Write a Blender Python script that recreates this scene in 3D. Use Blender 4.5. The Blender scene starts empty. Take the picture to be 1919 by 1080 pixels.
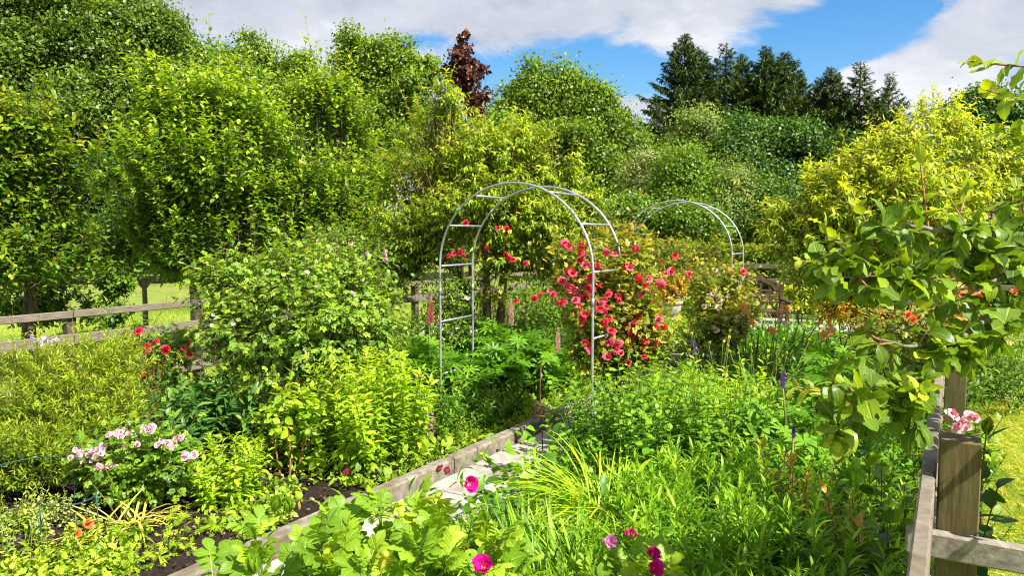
import bpy, math
import numpy as np
from mathutils import Vector, Matrix, Euler
PI = math.pi
SC = bpy.context.scene
COL = SC.collection
R = np.random.default_rng(7)
EXPOSURE = 1.12
CLOUD = 0.46
BLUES = [(1000, 140, 190, 44, 0.0, 1.0), (1220, 150, 150, 60, -0.15, 0.85), (1450, 125, 130, 40, 0.15, 0.85), (1625, 30, 110, 60, 0.6, 1.3), (1500, 100, 170, 40, 0.25, 0.6), (780, 86, 60, 14, 0.0, 0.7), (1770, 135, 60, 22, 0.3, 0.5), (930, 170, 60, 30, 0, 0.6), (900, 20, 900, 45, 0, -0.5), (1160, 195, 60, 25, 0, -0.5), (1800, 90, 130, 45, 0.35, -0.6), (1640, 165, 90, 40, 0, -0.6)]
FPX, EYE = 1400.0, 1.75
PITCH = math.atan(100 / 1400)
CP, SP = math.cos(PITCH), math.sin(PITCH)
U2 = np.array([0.508, 0.861]); V2 = np.array([0.861, -0.508])      # along / across the garden


def at(px, py, d):
    """world point seen near photo pixel (px,py) at ground distance d"""
    a = (px - 959.5) / FPX; b = (540 - py) / FPX
    t = d / (CP + b * SP)
    return np.array([a * t, d, EYE + (-SP + b * CP) * t])


def gx(px, d, z=0.0):
    return np.array([(px - 959.5) / FPX * (d * CP - (z - EYE) * SP), d, z])


def nrm(a):
    return a / np.maximum(np.linalg.norm(a, axis=-1, keepdims=True), 1e-9)


def unit(n):
    return nrm(R.normal(size=(n, 3)))


def wob(P, s, seed=0):
    """cheap smooth noise in about -1..1"""
    r = np.random.default_rng(seed + 11)
    o = np.zeros(len(P))
    for k in range(5):
        o += np.sin(P @ (r.normal(size=3) * s * (0.7 + 0.25 * k)) + r.uniform(0, 6.28)) / 2.6
    return o


# ------------------------------------------------------------ mesh collecting
class MB:
    def __init__(s):
        s.V = []; s.Q = []; s.T = []; s.qm = []; s.tm = []; s.A = []; s.B = []; s.n = 0; s.hard = False

    def add(s, V, Q=None, T=None, tone=0.5, luv=None, m=0):
        V = np.asarray(V, float).reshape(-1, 3); n = len(V)
        s.V.append(V)
        s.A.append(np.broadcast_to(np.asarray(tone, float), (n,)))
        s.B.append(np.zeros((n, 2)) if luv is None else np.asarray(luv, float))
        if Q is not None and len(Q):
            Q = np.asarray(Q, int).reshape(-1, 4) + s.n; s.Q.append(Q); s.qm.append(np.full(len(Q), m))
        if T is not None and len(T):
            T = np.asarray(T, int).reshape(-1, 3) + s.n; s.T.append(T); s.tm.append(np.full(len(T), m))
        s.n += n

    def mesh(s, name, mats, off=(0, 0, 0), smooth=False):
        me = bpy.data.meshes.new(name)
        V = (np.concatenate(s.V) if s.V else np.zeros((0, 3))) - np.asarray(off)
        nq = sum(len(q) for q in s.Q); nt = sum(len(t) for t in s.T)
        me.vertices.add(len(V)); me.vertices.foreach_set('co', V.astype(np.float32).ravel())
        L = []
        if nq: L.append(np.concatenate(s.Q).ravel())
        if nt: L.append(np.concatenate(s.T).ravel())
        if L:
            L = np.concatenate(L)
            me.loops.add(len(L)); me.loops.foreach_set('vertex_index', L.astype(np.int32))
            st = np.concatenate([np.arange(nq) * 4, nq * 4 + np.arange(nt) * 3])
            me.polygons.add(nq + nt); me.polygons.foreach_set('loop_start', st.astype(np.int32))
            mi = np.concatenate(([np.concatenate(s.qm)] if nq else []) + ([np.concatenate(s.tm)] if nt else []))
            me.polygons.foreach_set('material_index', mi.astype(np.int32))
            me.polygons.foreach_set('use_smooth', np.full(nq + nt, bool(smooth) or not s.hard))
        a = me.attributes.new('tone', 'FLOAT', 'POINT'); a.data.foreach_set('value', np.concatenate(s.A).astype(np.float32))
        b = me.attributes.new('luv', 'FLOAT2', 'POINT'); b.data.foreach_set('vector', np.concatenate(s.B).astype(np.float32).ravel())
        for m in (mats if isinstance(mats, (list, tuple)) else [mats]): me.materials.append(m)
        me.update(calc_edges=True)
        return me

    def build(s, name, mats, parent=None, smooth=False, label=None):
        off = np.array(parent.location) if parent is not None and parent.type == 'EMPTY' else (
            np.array(parent['org']) if parent is not None and 'org' in parent else np.zeros(3))
        o = bpy.data.objects.new(name, s.mesh(name, mats, off, smooth)); COL.objects.link(o)
        if parent is not None: o.parent = parent
        if label: o['label'] = label
        return o


def thing(name, label, cat, loc, group=None):
    o = bpy.data.objects.new(name, None); COL.objects.link(o)
    o.location = loc; o.empty_display_size = 0.2
    o['label'] = label; o['category'] = cat
    if group: o['group'] = group
    return o


def struct(name, mb, mats, smooth=False, kind='structure'):
    o = mb.build(name, mats, None, smooth); o['kind'] = kind
    return o


def child(name, me, parent, world, rot=(0, 0, 0), sc=1.0):
    o = bpy.data.objects.new(name, me); COL.objects.link(o); o.parent = parent
    o.location = np.asarray(world) - np.array(parent.location)
    o.rotation_euler = rot; o.scale = (sc,) * 3
    return o


# ------------------------------------------------------------ basic shapes
def box(mb, c, sx, sy, sz, rot=0.0, tone=0.5, m=0, bev=0.0):
    """box with softened long edges; c = centre, rot about z"""
    b = bev
    x, y, z = sx / 2, sy / 2, sz / 2
    ring = [(-x + b, -y), (x - b, -y), (x, -y + b), (x, y - b), (x - b, y), (-x + b, y), (-x, y - b), (-x, -y + b)]
    V = []
    for (zz, k) in ((-z, 1), (-z + b, 0), (z - b, 0), (z, 1)):
        f = (1 - b / x, 1 - b / y) if k else (1, 1)
        V += [(p[0] * f[0], p[1] * f[1], zz) for p in ring]
    V = np.array(V); Q = []
    for r in range(3):
        for i in range(8):
            j = (i + 1) % 8
            Q.append((r * 8 + i, r * 8 + j, r * 8 + 8 + j, r * 8 + 8 + i))
    for o_, fl in ((0, True), (24, False)):
        q = [(0, 1, 2, 3), (0, 3, 4, 7), (4, 5, 6, 7)]
        Q += [tuple(o_ + i for i in (t[::-1] if fl else t)) for t in q]
    cr, sr = math.cos(rot), math.sin(rot)
    V = V @ np.array([[cr, sr, 0], [-sr, cr, 0], [0, 0, 1]]) + np.asarray(c)
    mb.add(V, Q, tone=tone, m=m); mb.hard = True


def tube(mb, P, r, sides=6, tone=0.5, m=0, cap=True):
    P = np.asarray(P, float); n = len(P)
    r = np.broadcast_to(np.asarray(r, float), (n,))
    T = nrm(np.gradient(P, axis=0))
    ref = np.array([0.3, 0.2, 1.0]) if abs(T[:, 2]).mean() < 0.85 else np.array([1.0, 0.2, 0.1])
    a = nrm(np.cross(T, ref)); b = np.cross(T, a)
    ph = np.arange(sides) / sides * 2 * PI
    V = P[:, None] + r[:, None, None] * (a[:, None] * np.cos(ph)[None, :, None] + b[:, None] * np.sin(ph)[None, :, None])
    i = np.arange(n - 1)[:, None] * sides; j = np.arange(sides)[None]
    k = (j + 1) % sides
    Q = np.stack([i + j, i + k, i + sides + k, i + sides + j], -1).reshape(-1, 4)
    Tt = None
    V = V.reshape(-1, 3)
    if cap:
        V = np.vstack([V, P[0], P[-1]]); c0, c1 = n * sides, n * sides + 1
        jj = np.arange(sides); kk = (jj + 1) % sides
        Tt = np.vstack([np.stack([np.full(sides, c0), kk, jj], 1),
                        np.stack([np.full(sides, c1), (n - 1) * sides + jj, (n - 1) * sides + kk], 1)])
    mb.add(V, Q, Tt, tone=tone, m=m)


def lathe(mb, prof, c, seg=24, tone=0.5, m=0):
    prof = np.asarray(prof, float); n = len(prof)
    ph = np.arange(seg) / seg * 2 * PI
    V = np.stack([prof[:, 0][:, None] * np.cos(ph), prof[:, 0][:, None] * np.sin(ph),
                  np.repeat(prof[:, 1][:, None], seg, 1)], -1).reshape(-1, 3) + np.asarray(c)
    i = np.arange(n - 1)[:, None] * seg; j = np.arange(seg)[None]; k = (j + 1) % seg
    mb.add(V, np.stack([i + j, i + k, i + seg + k, i + seg + j], -1).reshape(-1, 4), tone=tone, m=m)


def bez(p0, p1, bend=0.15, n=7, up=0.0):
    p0 = np.asarray(p0, float); p1 = np.asarray(p1, float); L = np.linalg.norm(p1 - p0)
    m = (p0 + p1) / 2 + R.normal(size=3) * bend * L + np.array([0, 0, up * L])
    t = np.linspace(0, 1, n)[:, None]
    return (1 - t) ** 2 * p0 + 2 * t * (1 - t) * m + t * t * p1


# ------------------------------------------------------------ leaf shapes
def leaf(w=0.25, rows=2, fold=0.15, curl=0.3, peak=0.5, wav=0.0, tipw=0.0):
    """one leaf along +y, unit length, face +z: (V, Q, T, luv)"""
    ts = np.linspace(0, 1, rows + 2)
    V = [(0, 0, 0)]; luv = [(0, 0)]
    def yz(t):
        if abs(curl) < 1e-3: return t, 0.0
        return math.sin(curl * t) / curl, -(1 - math.cos(curl * t)) / curl
    for i, t in enumerate(ts[1:-1]):
        e = math.log(0.5) / math.log(peak)
        ww = w * math.sin(PI * t ** e) ** 0.8
        y, z = yz(t)
        wv = wav * ww * (1 if i % 2 else -1)
        V += [(-ww, y, z + fold * ww + wv), (0, y, z), (ww, y, z + fold * ww - wv)]
        luv += [(-1, t), (0, t), (1, t)]
    y, z = yz(1.0); V.append((0, y, z)); luv.append((0, 1))
    n = len(V); T = [(0, 2, 1), (0, 3, 2)]; Q = []
    for r in range(rows - 1):
        a = 1 + 3 * r
        Q += [(a, a + 1, a + 4, a + 3), (a + 1, a + 2, a + 5, a + 4)]
    a = 1 + 3 * (rows - 1)
    T += [(a, a + 1, n - 1), (a + 1, a + 2, n - 1)]
    return np.array(V, float), np.array(Q, int).reshape(-1, 4), np.array(T, int), np.array(luv, float)


def quadleaf(w=0.3, fold=0.2, curl=0.15):
    V = np.array([(0, 0, 0), (w, 0.5, fold * w), (0, 1, -curl), (-w, 0.5, fold * w)], float)
    return V, np.array([(0, 1, 2, 3)]), np.zeros((0, 3), int), np.array([(0, 0), (1, .5), (0, 1), (-1, .5)], float)


def blade(w=0.03, curl=0.8, rows=5, fold=0.4, tip=0.6):
    """strap leaf"""
    ts = np.linspace(0, 1, rows + 1); V = []; luv = []
    for t in ts:
        y = math.sin(curl * t) / max(curl, 1e-3); z = -(1 - math.cos(curl * t)) / max(curl, 1e-3)
        ww = w * (0.75 + 0.25 * min(1, t * 4)) * (1 - max(0, (t - tip) / (1 - tip)) ** 1.5) + 0.0005
        nx, nz = math.sin(curl * t), math.cos(curl * t)
        V += [(-ww, y + fold * ww * nx, z + fold * ww * nz), (0, y, z), (ww, y + fold * ww * nx, z + fold * ww * nz)]
        luv += [(-1, t), (0, t), (1, t)]
    Q = []
    for r in range(rows):
        a = 3 * r; Q += [(a, a + 1, a + 4, a + 3), (a + 1, a + 2, a + 5, a + 4)]
    return np.array(V), np.array(Q), np.zeros((0, 3), int), np.array(luv, float)


def combine(items):
    """items: (template, pos, yaw, pitch, roll, scale) -> one template"""
    V = []; Q = []; T = []; L = []; n = 0
    for tp, pos, yaw, pit, rol, s in items:
        M = np.array((Euler((pit, rol, 0)).to_matrix().to_4x4()).to_3x3())
        Mz = np.array(Matrix.Rotation(yaw, 3, 'Z'))
        v = (tp[0] * s) @ (Mz @ M).T + np.asarray(pos)
        V.append(v); Q.append(tp[1] + n); T.append(tp[2] + n); L.append(tp[3]); n += len(v)
    return np.vstack(V), np.vstack(Q), np.vstack(T), np.vstack(L)


def pinnate(lf, pairs=3, s=0.4, droop=0.15, ang=1.0):
    it = [(lf, (0, 0.62, -droop * 0.38), 0, -droop, 0, s)]
    for k in range(pairs):
        y = 0.62 - 0.06 - 0.46 * (k + 0.15) / pairs
        ss = s * (0.98 - 0.12 * k)
        for sg in (1, -1):
            it.append((lf, (0, y, -droop * y * y), -sg * ang, -0.1, sg * -0.15, ss))
    V, Q, T, L = combine(it)
    w = 0.008
    n = len(V)
    V = np.vstack([V, [(-w, 0, 0), (w, 0, 0), (w, 0.64, -droop * 0.4), (-w, 0.64, -droop * 0.4)]])
    return V, np.vstack([Q, [(n, n + 1, n + 2, n + 3)]]), T, np.vstack([L, np.zeros((4, 2))])


def palmate(lf, n=8, spread=5.2, s=1.0, tilt=0.25):
    return combine([(lf, (0, 0, 0), (k / (n - 1) - 0.5) * spread, tilt, 0, s * (1 - 0.25 * abs(k / (n - 1) - 0.5) * 2)) for k in range(n)])


def scatter(mb, tp, P, D, N, S, tone, m=0, tgrad=0.0):
    """place template copies: D length direction, N face normal"""
    n = len(P)
    if n == 0: return
    V, Q, T, L = tp; k = len(V)
    D = nrm(D); X = nrm(np.cross(D, N)); Z = np.cross(X, D)
    S = np.broadcast_to(np.asarray(S, float), (n,)); tone = np.broadcast_to(np.asarray(tone, float), (n,))
    W = (V[None, :, 0:1] * X[:, None] + V[None, :, 1:2] * D[:, None] + V[None, :, 2:3] * Z[:, None]) * S[:, None, None] + P[:, None]
    o = np.arange(n)[:, None, None] * k
    mb.add(W.reshape(-1, 3), (Q[None] + o).reshape(-1, 4) if len(Q) else None, (T[None] + o).reshape(-1, 3) if len(T) else None,
           np.clip(np.repeat(tone, k) + tgrad * np.tile(L[:, 1] - 0.6, n), 0, 1) if tgrad else np.repeat(tone, k), np.tile(L, (n, 1)), m)


def stems(mb, st, dr, ln, droop, r, sides=3, seg=4, tone=0.5, m=0, taper=0.4):
    """many thin stems at once (start, direction, length, droop)"""
    n = len(st)
    if n == 0: return
    t = np.linspace(0, 1, seg + 1)
    ln = np.broadcast_to(np.asarray(ln, float), (n,)); droop = np.broadcast_to(np.asarray(droop, float), (n,))
    r = np.broadcast_to(np.asarray(r, float), (n,))
    P = st[:, None] + dr[:, None] * (ln[:, None] * t)[..., None]
    P[..., 2] -= (droop * ln)[:, None] * t ** 2
    a = nrm(np.cross(dr, np.where(np.abs(dr[:, 2:3]) > 0.8, [[1.0, 0.2, 0]], [[0, 0.1, 1.0]]))); b = np.cross(dr, a)
    ph = np.arange(sides) / sides * 2 * PI
    ring = a[:, None] * np.cos(ph)[None, :, None] + b[:, None] * np.sin(ph)[None, :, None]
    rr = r[:, None] * (1 - (1 - taper) * t)
    W = P[:, :, None] + ring[:, None] * rr[..., None, None]
    o = np.arange(n)[:, None, None] * (seg + 1) * sides
    i = (np.arange(seg) * sides)[None, :, None]; j = np.arange(sides)[None, None]; k = (j + 1) % sides
    Q = np.stack([o + i + j, o + i + k, o + i + sides + k, o + i + sides + j], -1).reshape(-1, 4)
    mb.add(W.reshape(-1, 3), Q, tone=tone, m=m)


def tip_of(st, dr, ln, droop, s=1.0):
    P = st + dr * (np.broadcast_to(ln, (len(st),)) * s)[:, None]
    P = P.copy(); P[:, 2] -= np.broadcast_to(droop, (len(st),)) * np.broadcast_to(ln, (len(st),)) * s * s
    return P


def leaves_on(mb, tps, st, dr, ln, n, size, ang=0.9, droop=0.0, s0=0.1, s1=1.0, up=0.6, ldroop=0.0, lo=0.2, hi=0.6, tip=0.3,
              tipsize=0.8, opp=False, jit=0.18, m=0, var=0.3, ttone=None):
    T = len(st)
    if T == 0: return
    ln = np.broadcast_to(np.asarray(ln, float), (T,)); dp = np.broadcast_to(np.asarray(droop, float), (T,))
    i = np.arange(n)
    if opp:
        s = s0 + (s1 - s0) * ((i // 2) * 2 + 1)[None] / n + np.zeros((T, 1)); phi = (i // 2) * (PI / 2) + (i % 2) * PI
    else:
        s = s0 + (s1 - s0) * (i[None] + R.random((T, n))) / n; phi = i * 2.39996
    s = np.minimum(s, s1)
    phi = phi[None] + R.uniform(0, 6.28, (T, 1)) + R.normal(size=(T, n)) * 0.25
    pos = st[:, None] + dr[:, None] * (ln[:, None] * s)[..., None]
    pos[..., 2] -= (dp * ln)[:, None] * s ** 2
    tan = np.repeat(dr[:, None], n, 1).copy(); tan[..., 2] -= 2 * dp[:, None] * s; tan = nrm(tan)
    ref = np.where(np.abs(tan[..., 2:3]) > 0.85, [1.0, 0.15, 0.1], [0.05, 0.1, 1.0])
    a = nrm(np.cross(tan, ref)); b = np.cross(tan, a)
    rad = a * np.cos(phi)[..., None] + b * np.sin(phi)[..., None]
    al = ang + R.normal(size=(T, n)) * jit - 0.35 * ang * np.maximum(0, s - 0.75) / 0.25
    D = tan * np.cos(al)[..., None] + rad * np.sin(al)[..., None] + R.normal(size=(T, n, 3)) * jit * 0.5
    D[..., 2] -= ldroop
    N = np.array([0, 0, 1.0]) * up + tan * (1 - up) - rad * 0.0 + R.normal(size=(T, n, 3)) * 0.35 * (0.4 + jit)
    S = size * (1 - var + 2 * var * R.random((T, n))) * (1 - (1 - tipsize) * s)
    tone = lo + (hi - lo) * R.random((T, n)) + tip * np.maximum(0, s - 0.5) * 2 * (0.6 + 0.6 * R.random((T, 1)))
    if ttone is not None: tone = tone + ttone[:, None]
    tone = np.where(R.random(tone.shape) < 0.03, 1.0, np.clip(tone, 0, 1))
    pos, D, N, S, tone = (x.reshape((-1,) + x.shape[2:]) for x in (pos, D, N, S, tone))
    k = R.integers(0, len(tps), len(pos))
    for q, tp in enumerate(tps):
        w = k == q
        scatter(mb, tp, pos[w], D[w], N[w], S[w], tone[w], m)


def blob(px, py, d, rw, rh, rd=None, w=1.0):
    c = at(px, py, d)
    return c, np.array([rw * d / FPX, (rd if rd is not None else 0.8 * rw * d / FPX), rh * d / FPX]), w


def shell(blobs, n, r0=0.55, up=0.0, bump=0.2, seed=0, zmin=0.05, gap=-9, gs=2.0):
    """points on/in a union of ellipsoids, with outward directions"""
    wt = np.array([b[2] * (b[1][0] * b[1][2] + b[1][1] * b[1][2] + b[1][0] * b[1][1]) for b in blobs]); wt = wt / wt.sum()
    P = []; D = []; have = 0
    for rnd in range(8):
        for b, f in zip(blobs, wt):
            k = max(2, int(n * f * 0.6)); u = unit(k)
            rr = r0 + (1 - r0) * R.random(k) ** 0.6
            p = u * rr[:, None]
            p *= (1 + bump * wob(u * 2.2 + b[0], 1.3, seed) + 0.5 * bump * wob(u * 5 + b[0], 1.3, seed + 9))[:, None]
            p = p * b[1] + b[0]
            dd = nrm(u / b[1] * b[1].min() + np.array([0, 0, up]))
            inside = np.zeros(k, bool)
            for c in blobs:
                if c is b: continue
                inside |= (((p - c[0]) / c[1]) ** 2).sum(1) < 0.28
            ok = (~inside | (R.random(k) < 0.15)) & (p[:, 2] > zmin) & (wob(p, gs, seed + 3) > gap)
            P.append(p[ok]); D.append(dd[ok]); have += ok.sum()
        if have >= n: break
    P = np.vstack(P); D = np.vstack(D); k = R.permutation(len(P))[:n]
    return P[k], D[k]


# ------------------------------------------------------------ materials
def newmat(name):
    m = bpy.data.materials.new(name); m.use_nodes = True
    nt = m.node_tree; nt.nodes.clear()
    out = nt.nodes.new('ShaderNodeOutputMaterial')
    return m, nt, out


def N_(nt, typ, **kw):
    n = nt.nodes.new('ShaderNode' + typ)
    for k, v in kw.items():
        if k in n.inputs: n.inputs[k].default_value = v
        else: setattr(n, k, v)
    return n


def ramp(nt, fac, stops, interp='LINEAR'):
    r = nt.nodes.new('ShaderNodeValToRGB'); e = r.color_ramp.elements
    r.color_ramp.interpolation = interp
    e[0].position, e[0].color = stops[0][0], (*stops[0][1], 1)
    e[1].position, e[1].color = stops[-1][0], (*stops[-1][1], 1)
    for p, c in stops[1:-1]:
        x = e.new(p); x.color = (*c, 1)
    nt.links.new(fac, r.inputs[0])
    return r.outputs[0]


def leafmat(name, c0, c1, c2, tr=0.35, rough=0.45, spec=0.4, vein=0.0, tw=(1.3, 1.2, 0.45), bump=0.0, gain=True):
    m, nt, out = newmat(name); lk = nt.links.new
    if gain: c0, c1, c2 = (tuple(min(0.85, v * g * q) for v, q in zip(c, (1.03, 1.02, 0.68))) for c, g in zip((c0, c1, c2), (1.0, 1.45, 1.42))); tr = min(0.5, tr + 0.05)
    at_ = N_(nt, 'Attribute', attribute_name='tone')
    col = ramp(nt, at_.outputs['Fac'], [(0, c0), (0.5, c1), (1, c2)])
    p = N_(nt, 'BsdfPrincipled', Roughness=rough); p.inputs['Specular IOR Level'].default_value = spec
    if vein:
        lu = N_(nt, 'Attribute', attribute_name='luv'); sx = N_(nt, 'SeparateXYZ'); lk(lu.outputs['Vector'], sx.inputs[0])
        ab = N_(nt, 'Math', operation='ABSOLUTE'); lk(sx.outputs[0], ab.inputs[0])
        # side veins: sin((y - 0.35|x|)*freq)
        ma = N_(nt, 'Math', operation='MULTIPLY_ADD'); lk(ab.outputs[0], ma.inputs[0]); ma.inputs[1].default_value = -0.32; lk(sx.outputs[1], ma.inputs[2])
        mu = N_(nt, 'Math', operation='MULTIPLY'); lk(ma.outputs[0], mu.inputs[0]); mu.inputs[1].default_value = 48.0
        sn = N_(nt, 'Math', operation='SINE'); lk(mu.outputs[0], sn.inputs[0])
        sv = N_(nt, 'MapRange'); lk(sn.outputs[0], sv.inputs[0])
        for i, v in ((1, 0.75), (2, 1.0), (3, 0.0), (4, 0.45)): sv.inputs[i].default_value = v
        mr = N_(nt, 'MapRange'); lk(ab.outputs[0], mr.inputs[0])
        for i, v in ((1, 0.02), (2, 0.14), (3, 1.0), (4, 0.0)): mr.inputs[i].default_value = v
        mx = N_(nt, 'Math', operation='MAXIMUM'); lk(sv.outputs[0], mx.inputs[0]); lk(mr.outputs[0], mx.inputs[1])
        ms = N_(nt, 'Math', operation='MULTIPLY'); lk(mx.outputs[0], ms.inputs[0]); ms.inputs[1].default_value = vein
        mix = N_(nt, 'MixRGB'); lk(ms.outputs[0], mix.inputs[0]); lk(col, mix.inputs[1])
        mix.inputs[2].default_value = (min(1, c2[0] * 1.2 + .05), min(1, c2[1] * 1.15 + .06), c2[2] + .04, 1)
        col = mix.outputs[0]
        if bump:
            bp = N_(nt, 'Bump', Strength=bump, Distance=0.004); lk(mx.outputs[0], bp.inputs['Height']); bp.invert = True
            lk(bp.outputs[0], p.inputs['Normal'])
    lk(col, p.inputs['Base Color'])
    if tr > 0:
        t = N_(nt, 'BsdfTranslucent'); g = N_(nt, 'MixRGB', blend_type='MULTIPLY'); g.inputs[0].default_value = 1
        lk(col, g.inputs[1]); g.inputs[2].default_value = (*tw, 1); lk(g.outputs[0], t.inputs[0])
        mx2 = N_(nt, 'MixShader'); mx2.inputs[0].default_value = tr
        lk(p.outputs[0], mx2.inputs[1]); lk(t.outputs[0], mx2.inputs[2]); lk(mx2.outputs[0], out.inputs[0])
    else:
        lk(p.outputs[0], out.inputs[0])
    return m


def noisemat(name, stops, scale=8, detail=6, rough=0.8, stretch=(1, 1, 1), bump=0.3, bdist=0.01, spec=0.3, metallic=0.0, coord='Object', second=None):
    m, nt, out = newmat(name); lk = nt.links.new
    tc = N_(nt, 'TexCoord'); mp = N_(nt, 'Mapping'); lk(tc.outputs[coord], mp.inputs[0]); mp.inputs['Scale'].default_value = stretch
    nz = N_(nt, 'TexNoise', Scale=scale, Detail=detail, Roughness=0.65); lk(mp.outputs[0], nz.inputs['Vector'])
    col = ramp(nt, nz.outputs['Fac'], stops)
    if second:
        sc2, lo, hi, c2 = second
        n2 = N_(nt, 'TexNoise', Scale=sc2, Detail=5.0, Roughness=0.6); lk(tc.outputs[coord], n2.inputs['Vector'])
        mr = N_(nt, 'MapRange'); lk(n2.outputs['Fac'], mr.inputs[0])
        for i, v in ((1, lo), (2, hi), (3, 0.0), (4, 1.0)): mr.inputs[i].default_value = v
        mix = N_(nt, 'MixRGB'); lk(mr.outputs[0], mix.inputs[0]); lk(col, mix.inputs[1]); mix.inputs[2].default_value = (*c2, 1)
        col = mix.outputs[0]
    p = N_(nt, 'BsdfPrincipled', Roughness=rough, Metallic=metallic); p.inputs['Specular IOR Level'].default_value = spec
    lk(col, p.inputs['Base Color'])
    if bump:
        bp = N_(nt, 'Bump', Strength=bump, Distance=bdist); lk(nz.outputs['Fac'], bp.inputs['Height']); lk(bp.outputs[0], p.inputs['Normal'])
    lk(p.outputs[0], out.inputs[0])
    return m


def petalmat(name, c0, c1, tr=0.3, rough=0.6):
    """tone 0 = heart of the flower, 1 = petal edge"""
    return leafmat(name, c0, tuple((a + b) / 2 for a, b in zip(c0, c1)), c1, tr=tr, rough=rough, spec=0.2, tw=(1.1, 0.9, 0.95), gain=False)
# ============================================================ camera, light, sky
cam = bpy.data.cameras.new('camera'); co = bpy.data.objects.new('camera', cam); COL.objects.link(co)
cam.sensor_width = 36; cam.lens = FPX / 1919 * 36; cam.clip_end = 3000; cam.clip_start = 0.05
co.location = (0, 0, EYE); co.rotation_euler = (PI / 2 - PITCH, 0, 0); SC.camera = co
SUN_EL = math.radians(49); SH = (0.72, -0.69)
sl = bpy.data.lights.new('sun', 'SUN'); sl.energy = 5.0; sl.angle = math.radians(0.55); sl.color = (1, 0.95, 0.86)
so = bpy.data.objects.new('sun', sl); COL.objects.link(so)
sd = Vector((SH[0] * math.cos(SUN_EL), SH[1] * math.cos(SUN_EL), math.sin(SUN_EL)))
so.rotation_euler = sd.to_track_quat('Z', 'Y').to_euler(); so.location = (8, -4, 20)
SC.view_settings.view_transform = 'Standard'; SC.view_settings.look = 'None'
SC.view_settings.gamma = 1; SC.view_settings.exposure = EXPOSURE
SC.cycles.max_bounces = 8; SC.cycles.transmission_bounces = 5; SC.cycles.diffuse_bounces = 5; SC.cycles.glossy_bounces = 2
SC.cycles.transparent_max_bounces = 4; SC.cycles.use_denoising = True; SC.cycles.filter_width = 1.1
SC.cycles.caustics_reflective = False; SC.cycles.caustics_refractive = False

w = bpy.data.worlds.new('World'); SC.world = w; w.use_nodes = True
nt = w.node_tree; nt.nodes.clear(); lk = nt.links.new
out = nt.nodes.new('ShaderNodeOutputWorld'); bg = N_(nt, 'Background', Strength=0.11); lk(bg.outputs[0], out.inputs[0])
sky = N_(nt, 'TexSky', sky_type='NISHITA', sun_disc=False, sun_elevation=SUN_EL, sun_rotation=math.atan2(SH[0], SH[1]))
sky.air_density = 1.0; sky.dust_density = 0.3; sky.ozone_density = 2.0
hs = N_(nt, 'HueSaturation', Saturation=1.38, Value=0.78); lk(sky.outputs[0], hs.inputs['Color'])
tc = N_(nt, 'TexCoord'); sp = N_(nt, 'SeparateXYZ'); lk(tc.outputs['Generated'], sp.inputs[0])


def mth(op, a, b=None, c=None):
    n = nt.nodes.new('ShaderNodeMath'); n.operation = op
    for i, v in enumerate((a, b, c)):
        if v is None: continue
        if isinstance(v, (int, float)): n.inputs[i].default_value = v
        else: lk(v, n.inputs[i])
    return n.outputs[0]


az = mth('ARCTAN2', sp.outputs[0], sp.outputs[1]); el = mth('ARCSINE', sp.outputs[2])
cb = N_(nt, 'CombineXYZ'); lk(mth('MULTIPLY', az, 1.0), cb.inputs[0]); lk(mth('MULTIPLY', el, 2.1), cb.inputs[1])
n1 = N_(nt, 'TexNoise', Scale=6.5, Detail=12.0, Roughness=0.62, Distortion=0.35); lk(cb.outputs[0], n1.inputs['Vector'])
n2 = N_(nt, 'TexNoise', Scale=3.2, Detail=6.0, Roughness=0.55); lk(cb.outputs[0], n2.inputs['Vector'])
cov = mth('ADD', mth('MULTIPLY', mth('SUBTRACT', n1.outputs['Fac'], 0.5), 3.2), 0.78)
# openings of blue between the clouds: azimuth, elevation, half sizes, tilt, depth
for (px, py, rx, ry, tl, dp) in BLUES:
    a0 = math.atan((px - 960) / FPX); e0 = math.atan((440 - py) / FPX * math.cos(a0))
    ct, st_ = math.cos(tl), math.sin(tl)
    da = mth('SUBTRACT', az, a0); de = mth('SUBTRACT', el, e0)
    p_ = mth('ADD', mth('MULTIPLY', da, ct), mth('MULTIPLY', de, st_))
    q_ = mth('SUBTRACT', mth('MULTIPLY', de, ct), mth('MULTIPLY', da, st_))
    rr = mth('ADD', mth('POWER', mth('ABSOLUTE', mth('DIVIDE', p_, rx / FPX)), 2.0), mth('POWER', mth('ABSOLUTE', mth('DIVIDE', q_, ry / FPX)), 2.0))
    cov = mth('SUBTRACT', cov, mth('MULTIPLY', mth('EXPONENT', mth('MULTIPLY', rr, -1.0)), dp))
mk = N_(nt, 'MapRange', interpolation_type='SMOOTHSTEP'); lk(cov, mk.inputs[0])
for i, v in ((1, 0.12), (2, 0.82), (3, 0.0), (4, 1.0)): mk.inputs[i].default_value = v
# lower clouds whiter, the overhead deck greyer
t_ = mth('ADD', mth('ADD', mth('SUBTRACT', mth('MULTIPLY', n2.outputs['Fac'], 1.5), mth('MULTIPLY', az, 0.16)), mth('MULTIPLY', el, 1.5)), mth('MULTIPLY', mth('SUBTRACT', n1.outputs['Fac'], 0.5), -1.5))
cc = ramp(nt, mth('MULTIPLY', t_, 0.55), [(0.18, (10.6, 10.7, 10.8)), (0.36, (9.3, 9.45, 9.9)), (0.55, (6.6, 6.95, 7.8)), (0.80, (4.7, 5.05, 6.0))])
mxw = N_(nt, 'MixRGB'); lk(mk.outputs[0], mxw.inputs[0]); lk(hs.outputs[0], mxw.inputs[1])
cm = N_(nt, 'MixRGB', blend_type='MULTIPLY'); cm.inputs[0].default_value = 1.0; lk(cc, cm.inputs[1]); cm.inputs[2].default_value = (CLOUD,) * 3 + (1,)
lk(cm.outputs[0], mxw.inputs[2]); lk(mxw.outputs[0], bg.inputs[0])

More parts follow.
